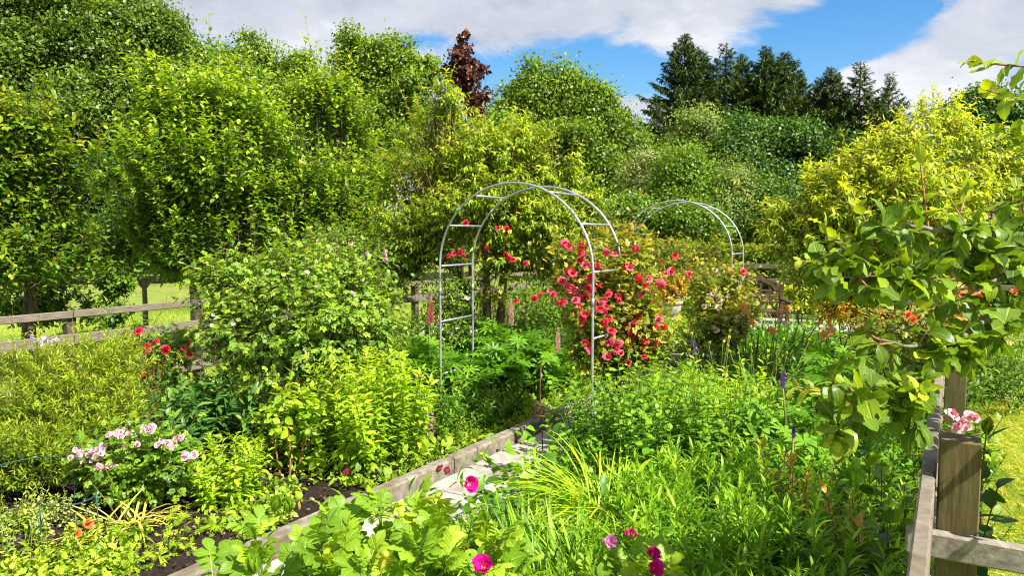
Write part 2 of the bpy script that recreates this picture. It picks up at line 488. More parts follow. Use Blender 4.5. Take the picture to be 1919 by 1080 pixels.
# ============================================================ materials of the setting
M_lawn = noisemat('lawn', [(0.3, (0.07, 0.13, 0.012)), (0.5, (0.17, 0.25, 0.03)), (0.7, (0.28, 0.32, 0.06))], scale=3.0, detail=10, bump=0.8, bdist=0.05, rough=0.9,
                  second=(0.6, 0.45, 0.7, (0.25, 0.24, 0.05)))
M_soil = noisemat('soil', [(0.3, (0.012, 0.008, 0.006)), (0.55, (0.035, 0.023, 0.017)), (0.75, (0.075, 0.052, 0.038))], scale=38, detail=8, bump=1.0, bdist=0.03, rough=0.95, spec=0.15)
M_slab = noisemat('paving', [(0.3, (0.25, 0.225, 0.185)), (0.5, (0.37, 0.345, 0.30)), (0.72, (0.45, 0.42, 0.37))], scale=9, detail=9, bump=0.25, bdist=0.006, rough=0.85,
                  second=(3.0, 0.50, 0.72, (0.21, 0.185, 0.15)))
M_mortar = noisemat('mortar', [(0.3, (0.05, 0.045, 0.035)), (0.7, (0.11, 0.10, 0.07))], scale=20, rough=0.95)
M_kerb = noisemat('concrete', [(0.3, (0.10, 0.082, 0.06)), (0.5, (0.23, 0.20, 0.155)), (0.72, (0.36, 0.325, 0.27))], scale=14, detail=12, bump=0.9, bdist=0.015, rough=0.9,
                  second=(4.0, 0.47, 0.70, (0.14, 0.105, 0.065)))
M_wood = noisemat('weathered_wood', [(0.28, (0.13, 0.11, 0.085)), (0.5, (0.27, 0.235, 0.19)), (0.75, (0.42, 0.38, 0.32))], scale=5, detail=9, stretch=(9, 1.2, 9), bump=0.5, bdist=0.004, rough=0.85,
                  second=(5.0, 0.55, 0.75, (0.12, 0.105, 0.05)))
M_woodx = noisemat('weathered_rail', [(0.28, (0.085, 0.068, 0.048)), (0.5, (0.185, 0.155, 0.115)), (0.75, (0.30, 0.26, 0.20))], scale=9, detail=12, stretch=(1.2, 1.2, 16), bump=0.7, bdist=0.004, rough=0.85,
                   second=(4.0, 0.5, 0.8, (0.16, 0.135, 0.075)))
M_post = noisemat('post_wood', [(0.25, (0.055, 0.042, 0.014)), (0.5, (0.125, 0.097, 0.036)), (0.75, (0.22, 0.18, 0.08))], scale=5, detail=9, stretch=(10, 10, 1.0), bump=0.5, bdist=0.004, rough=0.85,
                  second=(5.0, 0.5, 0.75, (0.10, 0.105, 0.03)))
M_dpost = noisemat('old_post_wood', [(0.25, (0.04, 0.03, 0.018)), (0.5, (0.09, 0.07, 0.045)), (0.75, (0.17, 0.14, 0.10))], scale=5, detail=9, stretch=(10, 10, 1.0), bump=0.5, bdist=0.004, rough=0.9)
M_metal = noisemat('galvanised_steel', [(0.35, (0.36, 0.38, 0.41)), (0.65, (0.60, 0.62, 0.65))], scale=22, detail=8, bump=0.05, rough=0.45, metallic=0.7, spec=0.5, second=(9.0, 0.58, 0.72, (0.20, 0.16, 0.12)))
M_wire = noisemat('green_wire', [(0.4, (0.02, 0.075, 0.065)), (0.6, (0.04, 0.12, 0.10))], scale=30, bump=0.0, rough=0.5)
M_rust = noisemat('rusty_iron', [(0.35, (0.05, 0.03, 0.02)), (0.6, (0.14, 0.08, 0.045))], scale=60, bump=0.4, rough=0.8)
M_bench = noisemat('bench_wood', [(0.3, (0.06, 0.03, 0.025)), (0.7, (0.115, 0.058, 0.048))], scale=12, stretch=(2, 2, 8), bump=0.2, rough=0.7)
M_stone = noisemat('urn_stone', [(0.3, (0.22, 0.20, 0.17)), (0.5, (0.42, 0.39, 0.34)), (0.72, (0.56, 0.53, 0.48))], scale=18, detail=8, bump=0.5, rough=0.9)
M_bark = noisemat('bark', [(0.3, (0.035, 0.026, 0.018)), (0.55, (0.10, 0.078, 0.055)), (0.75, (0.19, 0.16, 0.12))], scale=14, stretch=(3, 3, 0.7), detail=8, bump=0.8, bdist=0.02, rough=0.9)
M_barkp = noisemat('peach_bark', [(0.3, (0.10, 0.06, 0.035)), (0.55, (0.20, 0.13, 0.08)), (0.75, (0.30, 0.22, 0.15))], scale=16, stretch=(3, 3, 0.7), detail=8, bump=0.7, bdist=0.015, rough=0.85)
M_gbark = noisemat('grey_bark', [(0.3, (0.07, 0.06, 0.055)), (0.55, (0.19, 0.17, 0.155)), (0.75, (0.34, 0.31, 0.28))], scale=30, detail=8, bump=0.7, bdist=0.006, rough=0.85)
M_twig = noisemat('red_twig', [(0.35, (0.20, 0.09, 0.04)), (0.65, (0.36, 0.19, 0.09))], scale=25, bump=0.1, rough=0.6)
M_stem = noisemat('green_stem', [(0.35, (0.09, 0.13, 0.02)), (0.65, (0.17, 0.21, 0.04))], scale=12, bump=0.0, rough=0.6)
M_dstem = noisemat('brown_stem', [(0.35, (0.06, 0.04, 0.025)), (0.65, (0.15, 0.10, 0.06))], scale=12, bump=0.2, rough=0.8)

O2 = np.array([-3.4, 8.0])
KV0, KV1 = 3.86, 4.66      # kerb line and far edge of the path


def W(u, v, z=0.0):
    p = O2 + u * U2 + v * V2
    return np.array([p[0], p[1], z])


def uv_of(P):
    d = np.asarray(P)[..., :2] - O2
    return d @ U2, d @ V2


ANG = math.atan2(U2[1], U2[0])           # yaw of the garden's long axis

# ---------------------------------------------------------------- ground sheets
g = MB(); s_ = 700
g.add([(-s_, -60, 0), (s_, -60, 0), (s_, 2 * s_, 0), (-s_, 2 * s_, 0)], [(0, 1, 2, 3)])
struct('lawn', g, M_lawn)


def bed(name, u0, u1, v0, v1, z, step, amp, seed):
    nu, nv = int((u1 - u0) / step) + 1, int((v1 - v0) / step) + 1
    uu, vv = np.meshgrid(np.linspace(u0, u1, nu), np.linspace(v0, v1, nv), indexing='ij')
    P = O2 + uu[..., None] * U2 + vv[..., None] * V2
    P3 = np.concatenate([P, np.zeros(P.shape[:2] + (1,))], -1).reshape(-1, 3)
    h = z + amp * (0.5 * wob(P3, 3, seed) + 0.5 * wob(P3, 11, seed + 1)) + amp * 0.7 * wob(P3, 34, seed + 2)
    e = np.minimum.reduce([uu - u0, u1 - uu, vv - v0, v1 - vv]).ravel()
    P3[:, 2] = np.where(e < 0.02, -0.03, h)
    i = np.arange(nu - 1)[:, None] * nv; j = np.arange(nv - 1)[None]
    b = MB(); b.add(P3, np.stack([i + j, i + nv + j, i + nv + j + 1, i + j + 1], -1).reshape(-1, 4))
    return struct(name, b, M_soil, smooth=True)


bed('soil_bed', -8.0, -1.2, 0.12, KV0 - 0.04, 0.06, 0.03, 0.016, 1)
bed('soil_bed', -1.2, 12.0, 0.12, KV0 - 0.04, 0.06, 0.09, 0.02, 2)
bed('soil_bed', -8.0, 8.0, KV1 + 0.02, 6.95, 0.05, 0.09, 0.02, 3)

# ---------------------------------------------------------------- flagged path, kerb and terrace
pm = MB()
a, b_, c_, d_ = W(-9, KV0 + .07, 0.006), W(-9, KV1, 0.006), W(4.3, KV1, 0.006), W(4.3, KV0 + .07, 0.006)
pm.add([a, b_, c_, d_], [(0, 1, 2, 3)], m=1)
u = -9.0; row = 0
while u < 4.2:
    L = R.uniform(0.58, 0.64); vs = [KV0 + .085, KV0 + .42, KV1 - .01] if row % 2 else [KV0 + .085, KV0 + .56, KV1 - .01]
    for v0, v1 in zip(vs[:-1], vs[1:]):
        cc_ = W(u + L / 2, (v0 + v1) / 2, 0.012 + R.uniform(-0.003, 0.003))
        box(pm, cc_, L - 0.016, v1 - v0 - 0.016, 0.04, ANG, bev=0.006)
    u += L; row += 1
struct('path', pm, [M_slab, M_mortar])
km = MB(); u = -9.0
while u < 4.0:
    L = 0.915
    box(km, W(u + L / 2, KV0 + .015 + R.uniform(-0.006, 0.006), 0.010 + R.uniform(-0.006, 0.006)), L - R.uniform(0.006, 0.014), 0.105, 0.23, ANG + R.uniform(-0.006, 0.006), bev=0.014)
    u += L
struct('kerb', km, M_kerb)
tm = MB()
a, b_, c_, d_ = W(4.3, 1.5, 0.03), W(4.3, 6.9, 0.03), W(10.6, 6.9, 0.03), W(10.6, 1.5, 0.03)
tm.add([a, b_, c_, d_], [(0, 1, 2, 3)], m=1)
for i in range(10):
    for j in range(9):
        box(tm, W(4.3 + 0.31 + i * 0.62, 1.5 + 0.3 + j * 0.6, 0.04), 0.605, 0.585, 0.04, ANG, bev=0.006)
struct('terrace', tm, [M_slab, M_mortar])

# ---------------------------------------------------------------- fences


def rail(mb, p0, p1, h, t, m=0):
    p0 = np.asarray(p0); p1 = np.asarray(p1); L = np.linalg.norm(p1[:2] - p0[:2])
    box(mb, (p0 + p1) / 2, L, t, h, math.atan2(p1[1] - p0[1], p1[0] - p0[0]), m=m, bev=0.006)


def fence(label, posts, v, side, heights, topz, rail_h, group, uvaxis='u', psz=0.10, tall=()):
    """post and rail fence: posts = list of u (or v) positions"""
    pos = (lambda a: W(a, v)) if uvaxis == 'u' else (lambda a: W(v, a))
    off = (lambda a, k, z: W(a, v + k, z)) if uvaxis == 'u' else (lambda a, k, z: W(v + k, a, z))
    base = pos(posts[0])
    t = thing('wooden_fence', label, 'fence', base, group)
    rz = ANG if uvaxis == 'u' else ANG - PI / 2
    for i_, a in enumerate(posts):
        pb = MB(); c = pos(a); tz = topz + R.uniform(-0.015, 0.015) + (0.09 if i_ in tall else 0)
        box(pb, (c[0], c[1], tz / 2 - 0.1), psz, psz, tz + 0.2, rz + R.uniform(-0.03, 0.03), bev=0.004)
        pb.build('post', M_dpost, t)
    for hz in heights:
        rb = MB()
        if isinstance(hz, tuple): hz, rail_h = hz
        for a0, a1 in zip(posts[:-1], posts[1:]):
            k = side * (psz / 2 + 0.019)
            rail(rb, off(a0 + 0.004, k, hz + R.uniform(-0.008, 0.008)), off(a1 - 0.004, k, hz + R.uniform(-0.008, 0.008)), rail_h, 0.034)
        rb.build('rail', M_woodx, t)
    return t


fence('weathered three-rail fence along the lawn on the left, partly behind the white rose shrub', [-4.05, -2.7, -1.34, 0.0, 1.9, 3.8, 5.7, 7.6, 9.5, 11.3, 12.2],
      0.0, 1, ((1.02, 0.068), (0.79, 0.10), (0.36, 0.10)), 1.02, 0.095, 'fences round the garden', tall=(3,), psz=0.085)
fence('brown rail fence closing the far end, in front of the clipped hedge', [0.15, 2.0, 3.8, 5.6, 7.4, 9.2, 11.0], 12.25, -1, (1.04, 0.72, 0.36), 1.16, 0.10, 'fences round the garden', uvaxis='v')

# near fence on the right: the rail runs away from us, posts on its outer side
NF = thing('wooden_fence', 'nearest fence, a sunlit rail with thick square posts running under the plum branches', 'fence', W(-2.65, 7.03), 'fences round the garden')
for a in (-2.62, -0.25, 2.1, 4.4, 6.7, 9.0, 11.2):
    pb = MB(); c = W(a, 7.035)
    box(pb, (c[0], c[1], 0.47), 0.105, 0.105, 1.36, ANG + R.uniform(-0.02, 0.04), bev=0.0035)
    pb.build('post', M_post, NF)
rb = MB(); us = (-4.6, -2.62, -0.25, 2.1, 4.4, 6.7, 9.0, 11.2)
for a0, a1 in zip(us[:-1], us[1:]): rail(rb, W(a0 + .003, 6.955, 0.985), W(a1 - .003, 6.955, 0.985), 0.10, 0.04)
rb.build('rail', M_woodx, NF)
rb = MB()
for a0, a1 in zip(us[:-1], us[1:]): rail(rb, W(a0 + .003, 6.955, 0.56), W(a1 - .003, 6.955, 0.56), 0.10, 0.04)
rb.build('rail', M_woodx, NF)
sb = MB(); box(sb, W(-2.50, 7.002, 0.76), 0.035, 0.045, 0.72, ANG, bev=0.004); sb.build('batten', M_post, NF)
cr = MB(); rail(cr, W(-2.703, 6.905, 0.848), W(-2.703, 9.6, 0.848), 0.075, 0.04); cr.build('cross_rail', M_wood, NF)

# ---------------------------------------------------------------- arches


def arch(label, NL, NRt, FL, FRt, z0, h0=1.43, h1=2.13, r=0.0105):
    NL, NRt, FL, FRt = (np.array([*p, 0.0]) for p in (NL, NRt, FL, FRt))
    ctr = (NL + NRt + FL + FRt) / 4
    t = thing('garden_arch', label, 'garden arch', (ctr[0], ctr[1], z0), 'metal rose arches over the path')
    def hoop(A, B):
        c = (A + B) / 2; hw = (B - A) / 2
        pts = [A + [0, 0, z] for z in np.linspace(z0 - 0.15, z0 + h0, 8)]
        for th in np.linspace(0, PI, 37)[1:-1]:
            pts.append(c - hw * math.cos(th) + np.array([0, 0, z0 + h0 + (h1 - h0) * math.sin(th)]))
        pts += [B + [0, 0, z] for z in np.linspace(z0 + h0, z0 - 0.15, 8)]
        return pts
    hA, hB = hoop(NL, NRt), hoop(FL, FRt)
    for h in (hA, hB):
        m = MB(); tube(m, h, r, 8); m.build('hoop', M_metal, t, smooth=True)
    for h in (hA, hB):      # sleeves where the tube lengths plug together
        for i in (6, 16, 35, len(h) - 7):
            m = MB(); a_, b_ = np.asarray(h[i]), np.asarray(h[i + 1]); d_ = nrm(b_ - a_)
            tube(m, [a_ - d_ * 0.03, a_, a_ + d_ * 0.03], r * 1.22, 8); m.build('sleeve', M_metal, t, smooth=True)
    def rung(p, q):
        m = MB(); tube(m, [p, p + (q - p) * 0.5, q], r * 0.85, 8); m.build('rung', M_metal, t, smooth=True)
    for z in (0.45, 0.93, 1.43):
        for A, B in ((NL, FL), (NRt, FRt)): rung(A + [0, 0, z + z0], B + [0, 0, z + z0])
    for th in (31, 61):
        for s in (1, -1):
            q = math.radians(th)
            def pt(A, B): return (A + B) / 2 - s * (B - A) / 2 * math.cos(q) + np.array([0, 0, z0 + h0 + (h1 - h0) * math.sin(q)])
            rung(pt(NL, NRt), pt(FL, FRt))
    return t


arch('galvanised metal arch straddling the flagged path, the larger and nearer one', (-0.642, 6.66), (0.603, 5.55), (-0.38, 7.2), (0.886, 6.05), 0.04)
arch('smaller metal arch further down the path, in front of the far hedge', (gx(1163, 10.2)[0], 10.2), (gx(1367, 9.6)[0], 9.6), (gx(1183, 10.75)[0], 10.75), (gx(1388, 10.15)[0], 10.15), 0.07)

# ---------------------------------------------------------------- bench
BC = at(1412, 585, 12.6); BC[2] = 0.03
bt = thing('garden_bench', 'reddish brown wooden bench with arched slatted back on the terrace', 'bench', BC)
yaw = math.radians(-8)
bm_ = np.array([math.cos(yaw), math.sin(yaw), 0]); bn_ = np.array([-math.sin(yaw), math.cos(yaw), 0])


def BP(x, y, z): return BC + bm_ * x + bn_ * y + np.array([0, 0, z])


hw = 0.54
m = MB()
for i in range(5): box(m, BP(0, -0.22 + i * 0.105, 0.44), 2 * hw, 0.085, 0.03, yaw, bev=0.006)
m.build('seat', M_bench, bt)
for x in (-hw + .04, hw - .04):
    m = MB(); box(m, BP(x, -0.24, 0.30), 0.06, 0.06, 0.60, yaw, bev=0.006); m.build('leg', M_bench, bt)
    m = MB(); box(m, BP(x, 0.27, 0.44), 0.06, 0.05, 0.86, yaw, bev=0.006); m.build('leg', M_bench, bt)
    m = MB(); box(m, BP(x, 0.0, 0.62), 0.075, 0.60, 0.04, yaw, bev=0.01); m.build('armrest', M_bench, bt)
m = MB()
for z in (0.56, 0.66, 0.76): box(m, BP(0, 0.27, z), 2 * hw - 0.1, 0.025, 0.035, yaw, bev=0.004)
for x in np.linspace(-0.32, 0.32, 5): box(m, BP(x, 0.275, 0.70), 0.035, 0.03, 0.50, yaw, bev=0.004)
for z in (0.87, 0.92): box(m, BP(0, 0.272, z), 0.62, 0.022, 0.022, yaw, bev=0.004)
# crest: scrolled shoulders and a raised central bow
xs = np.linspace(-hw, hw, 41)
def crest(x):
    a = abs(x)
    if a < 0.34: return 0.93 + 0.11 * math.cos(a / 0.34 * PI / 2)
    if a < 0.40: return 0.93 - 0.10 * math.sin((a - 0.34) / 0.06 * PI / 2)
    return 0.83 + 0.035 * math.sin((a - 0.40) / 0.20 * PI)
V = []
for x in xs:
    zc = crest(x)
    for y, z in ((0.245, zc - 0.085), (0.245, zc), (0.30, zc), (0.30, zc - 0.085)): V.append(BP(x, y, z))
Q = []
for i in range(40):
    for j in range(4): k = (j + 1) % 4; Q.append((4 * i + j, 4 * i + 4 + j, 4 * i + 4 + k, 4 * i + k))
Q += [(0, 1, 2, 3), (163, 162, 161, 160)]
m.add(V, Q); m.build('backrest', M_bench, bt)

# ---------------------------------------------------------------- stone urn
UB = gx(1255, 14.6); UB[2] = 0.06
ut = thing('stone_urn', 'pale stone planter on the terrace with an orange-leaved shrub growing above it', 'planter', UB)
m = MB(); lathe(m, [(0.0, 0), (0.16, 0), (0.165, 0.03), (0.13, 0.055), (0.115, 0.09), (0.16, 0.13), (0.205, 0.20), (0.22, 0.29), (0.215, 0.33), (0.25, 0.345), (0.255, 0.385), (0.225, 0.39), (0.21, 0.35), (0, 0.345)], UB, 28)
m.build('bowl', M_stone, ut, smooth=True)
m = MB(); lathe(m, [(0.0, 0.0), (0.19, 0.0), (0.19, 0.01), (0, 0.012)], UB + [0, 0, 0.35], 24); m.build('soil', M_soil, ut)

# ---------------------------------------------------------------- lantern on a stake
LB = gx(1017, 5.15, 0.04)
lt = thing('lantern_stake', 'small rusty pierced candle cup on a thin iron stake beside the path', 'lantern', LB)
m = MB(); tube(m, [LB + [0.0, 0, -0.1], LB + [-0.004, 0, 0.3], LB + [-0.022, 0, 0.62], LB + [-0.012, 0, 0.84]], 0.0042, 6)
tube(m, [LB + [-0.012, 0, 0.84], LB + [0.0, 0, 0.858], LB + [0.012, 0, 0.845]], 0.0035, 5)
m.build('stake', M_rust, lt)
m = MB(); cz = LB + np.array([-0.03, -0.02, 0.44]); tilt = 0.35
prof = [(0.046, 0.0), (0.05, 0.02), (0.05, 0.045), (0.05, 0.07), (0.052, 0.09)]
for k in range(5): # pierced cup: rings and diagonal straps
    r_, z_ = prof[k]; th = np.linspace(0, 2 * PI, 25)
    tube(m, np.stack([r_ * np.cos(th), r_ * np.sin(th), np.full(25, z_)], 1) @ np.array(Matrix.Rotation(tilt, 3, 'Y')).T + cz, 0.0032 if k in (0, 4) else 0.002, 5)
for k in range(18):
    for s in (1, -1):
        a_ = k / 18 * 2 * PI; th = a_ + s * np.linspace(0, 0.8, 5)
        tube(m, np.stack([0.05 * np.cos(th), 0.05 * np.sin(th), np.linspace(0, 0.09, 5)], 1) @ np.array(Matrix.Rotation(tilt, 3, 'Y')).T + cz, 0.002, 4)
lathe(m, [(0, 0.004), (0.046, 0.004), (0.046, 0.0), (0, 0)], cz, 20)
m.build('cup', M_rust, lt)

# ---------------------------------------------------------------- green wire plant supports


def support(label, p0, p1, z, bulge, legs):
    c = (p0 + p1) / 2; t = thing('plant_support', label, 'plant support', (c[0], c[1], 0.06), 'green wire plant supports')
    a = (p1 - p0) / 2; n = np.array([a[1], -a[0], 0]); n = n / np.linalg.norm(n) * bulge
    th = np.linspace(0, PI, 19)
    m = MB(); tube(m, [c - a * math.cos(q) + n * math.sin(q) + [0, 0, 0.0] for q in th], 0.0035, 6); m.build('ring', M_wire, t)
    for p in (p0, p1):
        m = MB(); tube(m, [p, p + [0.004, 0, -z * 0.5], p + [-0.012, 0, -z - 0.08]], 0.0035, 6); m.build('leg', M_wire, t)


p0 = at(-30, 880, 4.2); p1 = at(137, 866, 4.45); p0[2] = p1[2]
support('green wire half-hoop support standing behind, left of the pale pink rose', p0, p1, p1[2] - 0.06, -0.22, 2)
p0 = at(74, 952, 3.95); p1 = at(180, 922, 4.1); p0[2] = p1[2]
support('low green wire half-hoop support in front, among the silvery leaves', p0, p1, p1[2] - 0.06, 0.17, 2)
# ============================================================ foliage materials
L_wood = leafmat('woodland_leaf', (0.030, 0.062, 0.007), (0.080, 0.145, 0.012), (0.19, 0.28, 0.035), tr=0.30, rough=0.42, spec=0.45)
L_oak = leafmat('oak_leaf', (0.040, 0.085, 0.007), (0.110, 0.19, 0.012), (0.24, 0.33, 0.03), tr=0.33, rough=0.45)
L_copper = leafmat('copper_leaf', (0.022, 0.008, 0.008), (0.060, 0.018, 0.014), (0.15, 0.055, 0.035), tr=0.25, rough=0.4, tw=(1.4, 0.6, 0.5))
L_fir = leafmat('spruce_needle', (0.012, 0.029, 0.007), (0.028, 0.056, 0.010), (0.080, 0.115, 0.020), tr=0.12, rough=0.5, spec=0.3)
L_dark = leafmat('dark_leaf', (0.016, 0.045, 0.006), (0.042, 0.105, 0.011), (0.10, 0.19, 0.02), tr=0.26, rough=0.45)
L_willow = leafmat('willow_leaf', (0.07, 0.12, 0.03), (0.14, 0.21, 0.05), (0.26, 0.33, 0.10), tr=0.3, rough=0.5)
L_silver = leafmat('silver_leaf', (0.12, 0.15, 0.06), (0.20, 0.24, 0.10), (0.32, 0.36, 0.17), tr=0.25, rough=0.55)
L_mid = leafmat('mid_leaf', (0.035, 0.09, 0.008), (0.095, 0.19, 0.013), (0.23, 0.33, 0.03), tr=0.34, rough=0.42)
L_apple = leafmat('apple_leaf', (0.05, 0.12, 0.010), (0.135, 0.25, 0.018), (0.36, 0.45, 0.035), tr=0.36, rough=0.40, spec=0.45)
L_cherry = leafmat('cherry_leaf', (0.035, 0.095, 0.008), (0.115, 0.21, 0.013), (0.42, 0.37, 0.03), tr=0.34, rough=0.40, spec=0.45)
L_peach = leafmat('peach_leaf', (0.055, 0.115, 0.007), (0.155, 0.25, 0.012), (0.44, 0.49, 0.03), tr=0.40, rough=0.42)
L_peach2 = leafmat('gold_peach_leaf', (0.06, 0.12, 0.008), (0.22, 0.30, 0.016), (0.52, 0.56, 0.055), tr=0.40, rough=0.42)
L_plum = leafmat('plum_leaf', (0.035, 0.085, 0.010), (0.105, 0.195, 0.016), (0.36, 0.43, 0.03), tr=0.36, rough=0.36, spec=0.5, vein=0.35, bump=0.5)
L_hedge = leafmat('hedge_leaf', (0.035, 0.085, 0.008), (0.12, 0.20, 0.015), (0.40, 0.30, 0.06), tr=0.33, rough=0.42)
L_lime = leafmat('lime_leaf', (0.16, 0.24, 0.015), (0.30, 0.40, 0.025), (0.50, 0.56, 0.05), tr=0.4, rough=0.5)

T_far = [quadleaf(0.36, 0.3, 0.2), quadleaf(0.30, -0.2, 0.3), quadleaf(0.42, 0.5, 0.1)]
T_mid = [leaf(0.27, 2, 0.25, 0.5), leaf(0.24, 2, 0.1, 0.9), leaf(0.29, 2, 0.35, 0.2)]
T_narrow = [leaf(0.13, 3, 0.3, 1.1, 0.45), leaf(0.12, 3, 0.2, 1.6, 0.45), leaf(0.14, 3, 0.35, 0.7, 0.45)]
T_plum = [leaf(0.24, 6, 0.22, 1.7, 0.50, 0.16), leaf(0.33, 6, 0.12, 0.5, 0.6, 0.2), leaf(0.27, 6, 0.4, -0.8, 0.5, 0.12), leaf(0.22, 6, 0.5, 0.9, 0.52, 0.08), leaf(0.29, 6, 0.18, 0.7, 0.55, 0.10), leaf(0.27, 6, 0.30, 1.2, 0.55, 0.12), leaf(0.31, 6, 0.10, 0.3, 0.58, 0.14), leaf(0.26, 6, 0.25, -0.5, 0.55, 0.1)]


def limbs(mb, start, blobs, r0, r1=0.25, sides=6, sub=3):
    tips = []
    for c, rad, w_ in blobs:
        p = bez(start, c, 0.10, 7, 0.04); tube(mb, p, np.linspace(r0, r0 * r1, 7), sides, cap=False); tips.append(p)
        for k in range(sub):
            u_ = unit(1)[0]; u_[2] = abs(u_[2]) * 0.8 + 0.1
            q = p[R.integers(3, 6)]; e = c + u_ * rad * 0.85
            tube(mb, bez(q, e, 0.12, 6), np.linspace(r0 * 0.4, r0 * 0.08, 6), 5, cap=False)
    return tips


def trunk_of(mb, base, top, r0, r1, sides=9):
    p = bez(base + np.array([0, 0, -0.2]), top, 0.04, 8)
    rr = np.linspace(r0, r1, 8); rr[0] *= 1.35; rr[1] *= 1.1
    tube(mb, p, rr, sides, cap=False)


def far_tree(name, label, cat, px, d, blobs, mat, leaves, size, cl_r=0.45, group=None, trunk_r=0.22, th=None, tone=(0.1, 0.72), gap=-0.48, bark=None, nlim=3, cl_n=55, up=0.35, flat=0.75, scr=1.0):
    """a tree some way off: trunk and limbs, and a crown of many leaf clumps with gaps between them"""
    base = gx(px, d); base[2] = 0.0
    t = thing(name, label, cat, base, group)
    mb = MB(); cz = min(b[0][2] - 0.5 * b[1][2] for b in blobs)
    fork = np.array([base[0], base[1], th if th else max(0.6, cz * 0.8)])
    trunk_of(mb, base, fork, trunk_r, trunk_r * 0.7)
    limbs(mb, fork, blobs, trunk_r * 0.55, 0.2, 6, nlim)
    mb.build('trunk', bark or M_bark, t, smooth=True)
    leaves = int(leaves * 2.8); size *= 0.64; cl_r *= 1.5; cl_n = int(cl_n * 3.4)
    n = max(8, leaves // cl_n)
    C, Dr = shell(blobs, n, r0=0.30, up=0.25, bump=0.40, seed=int(px) + 50, zmin=0.3, gap=gap, gs=1.6 / cl_r * 0.35)
    k = len(C); rr = cl_r * (0.55 + 0.9 * R.random(k))
    # each clump is a small leafy spray, flattened and facing out
    off = unit(k * cl_n).reshape(k, cl_n, 3); off[..., 2] = np.where((off[..., 2] < -0.25) & (R.random((k, cl_n)) < 0.7), -off[..., 2], off[..., 2])
    off = off * (0.45 + 0.6 * R.random((k, cl_n, 1)) ** 0.6) * (1 + 0.18 * R.normal(size=(k, cl_n, 1)))
    off[..., 2] *= flat
    off *= np.where(R.random((k, cl_n, 1)) < 0.07, 1.25 + 0.6 * R.random((k, cl_n, 1)), 1.0)
    P = C[:, None] + off * rr[:, None, None]
    N = nrm(Dr[:, None] * 0.25 + np.array([0, 0, up * 0.6]) + off * 1.0 + R.normal(size=(k, cl_n, 3)) * 0.28)
    D = nrm(R.normal(size=(k, cl_n, 3)) + Dr[:, None] * 0.6 - np.array([0, 0, 0.25]))
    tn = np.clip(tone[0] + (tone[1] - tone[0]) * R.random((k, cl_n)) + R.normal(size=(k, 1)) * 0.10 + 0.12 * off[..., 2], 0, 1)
    P, N, D, tn = P.reshape(-1, 3), N.reshape(-1, 3), D.reshape(-1, 3), tn.ravel()
    S = size * (0.6 + 0.8 * R.random(len(P)))
    lb = MB(); kk = R.integers(0, 3, len(P))
    for q in range(3): w_ = kk == q; scatter(lb, T_far[q], P[w_], D[w_], N[w_], S[w_], tn[w_])
    lb.build('crown', mat, t)
    return t


# ------------------------------------------------------------ woodland on the left
gW = 'woodland trees behind the orchard'
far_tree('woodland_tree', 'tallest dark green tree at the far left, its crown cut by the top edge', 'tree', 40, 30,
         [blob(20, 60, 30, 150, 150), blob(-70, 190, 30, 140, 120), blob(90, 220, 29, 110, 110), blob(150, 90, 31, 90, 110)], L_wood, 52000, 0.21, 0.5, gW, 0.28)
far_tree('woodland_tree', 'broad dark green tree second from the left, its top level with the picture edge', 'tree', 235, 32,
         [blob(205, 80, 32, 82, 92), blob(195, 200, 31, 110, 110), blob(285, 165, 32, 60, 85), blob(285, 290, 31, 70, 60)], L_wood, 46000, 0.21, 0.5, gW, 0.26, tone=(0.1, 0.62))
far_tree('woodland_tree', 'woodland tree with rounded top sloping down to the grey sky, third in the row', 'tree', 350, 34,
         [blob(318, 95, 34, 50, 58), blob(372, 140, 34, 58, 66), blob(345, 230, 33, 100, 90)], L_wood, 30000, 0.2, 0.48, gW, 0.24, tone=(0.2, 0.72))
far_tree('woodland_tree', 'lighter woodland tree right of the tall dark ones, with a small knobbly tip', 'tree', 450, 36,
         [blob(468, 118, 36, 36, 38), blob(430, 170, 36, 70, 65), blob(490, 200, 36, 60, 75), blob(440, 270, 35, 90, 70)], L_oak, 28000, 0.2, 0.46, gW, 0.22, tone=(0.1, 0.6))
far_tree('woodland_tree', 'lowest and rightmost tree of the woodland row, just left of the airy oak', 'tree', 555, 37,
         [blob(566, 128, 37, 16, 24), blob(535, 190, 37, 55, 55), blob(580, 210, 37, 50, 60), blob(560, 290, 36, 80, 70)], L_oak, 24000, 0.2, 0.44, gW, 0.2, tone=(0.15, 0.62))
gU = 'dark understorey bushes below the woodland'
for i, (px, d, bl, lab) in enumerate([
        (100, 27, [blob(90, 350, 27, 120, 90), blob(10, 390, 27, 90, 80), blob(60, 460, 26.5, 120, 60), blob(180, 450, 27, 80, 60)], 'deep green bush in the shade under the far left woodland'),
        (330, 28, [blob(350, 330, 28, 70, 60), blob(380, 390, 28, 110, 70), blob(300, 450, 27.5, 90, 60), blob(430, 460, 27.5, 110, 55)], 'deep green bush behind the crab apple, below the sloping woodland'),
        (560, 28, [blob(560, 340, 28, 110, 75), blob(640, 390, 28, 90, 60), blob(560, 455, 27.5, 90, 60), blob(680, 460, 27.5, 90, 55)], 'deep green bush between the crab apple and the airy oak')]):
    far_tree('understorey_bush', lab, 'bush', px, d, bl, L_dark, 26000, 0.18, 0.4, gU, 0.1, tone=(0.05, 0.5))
far_tree('oak_tree', 'airy bright green oak against the clouds with sky showing through its crown', 'tree', 722, 26,
         [blob(668, 112, 26, 48, 46), blob(720, 120, 26, 50, 40), blob(650, 190, 26, 60, 55), blob(735, 190, 26, 70, 60), blob(790, 140, 26, 32, 34), blob(700, 265, 26, 90, 60)],
         L_oak, 24000, 0.165, 0.27, None, 0.15, tone=(0.15, 0.75), gap=-0.75, nlim=5, cl_n=40)
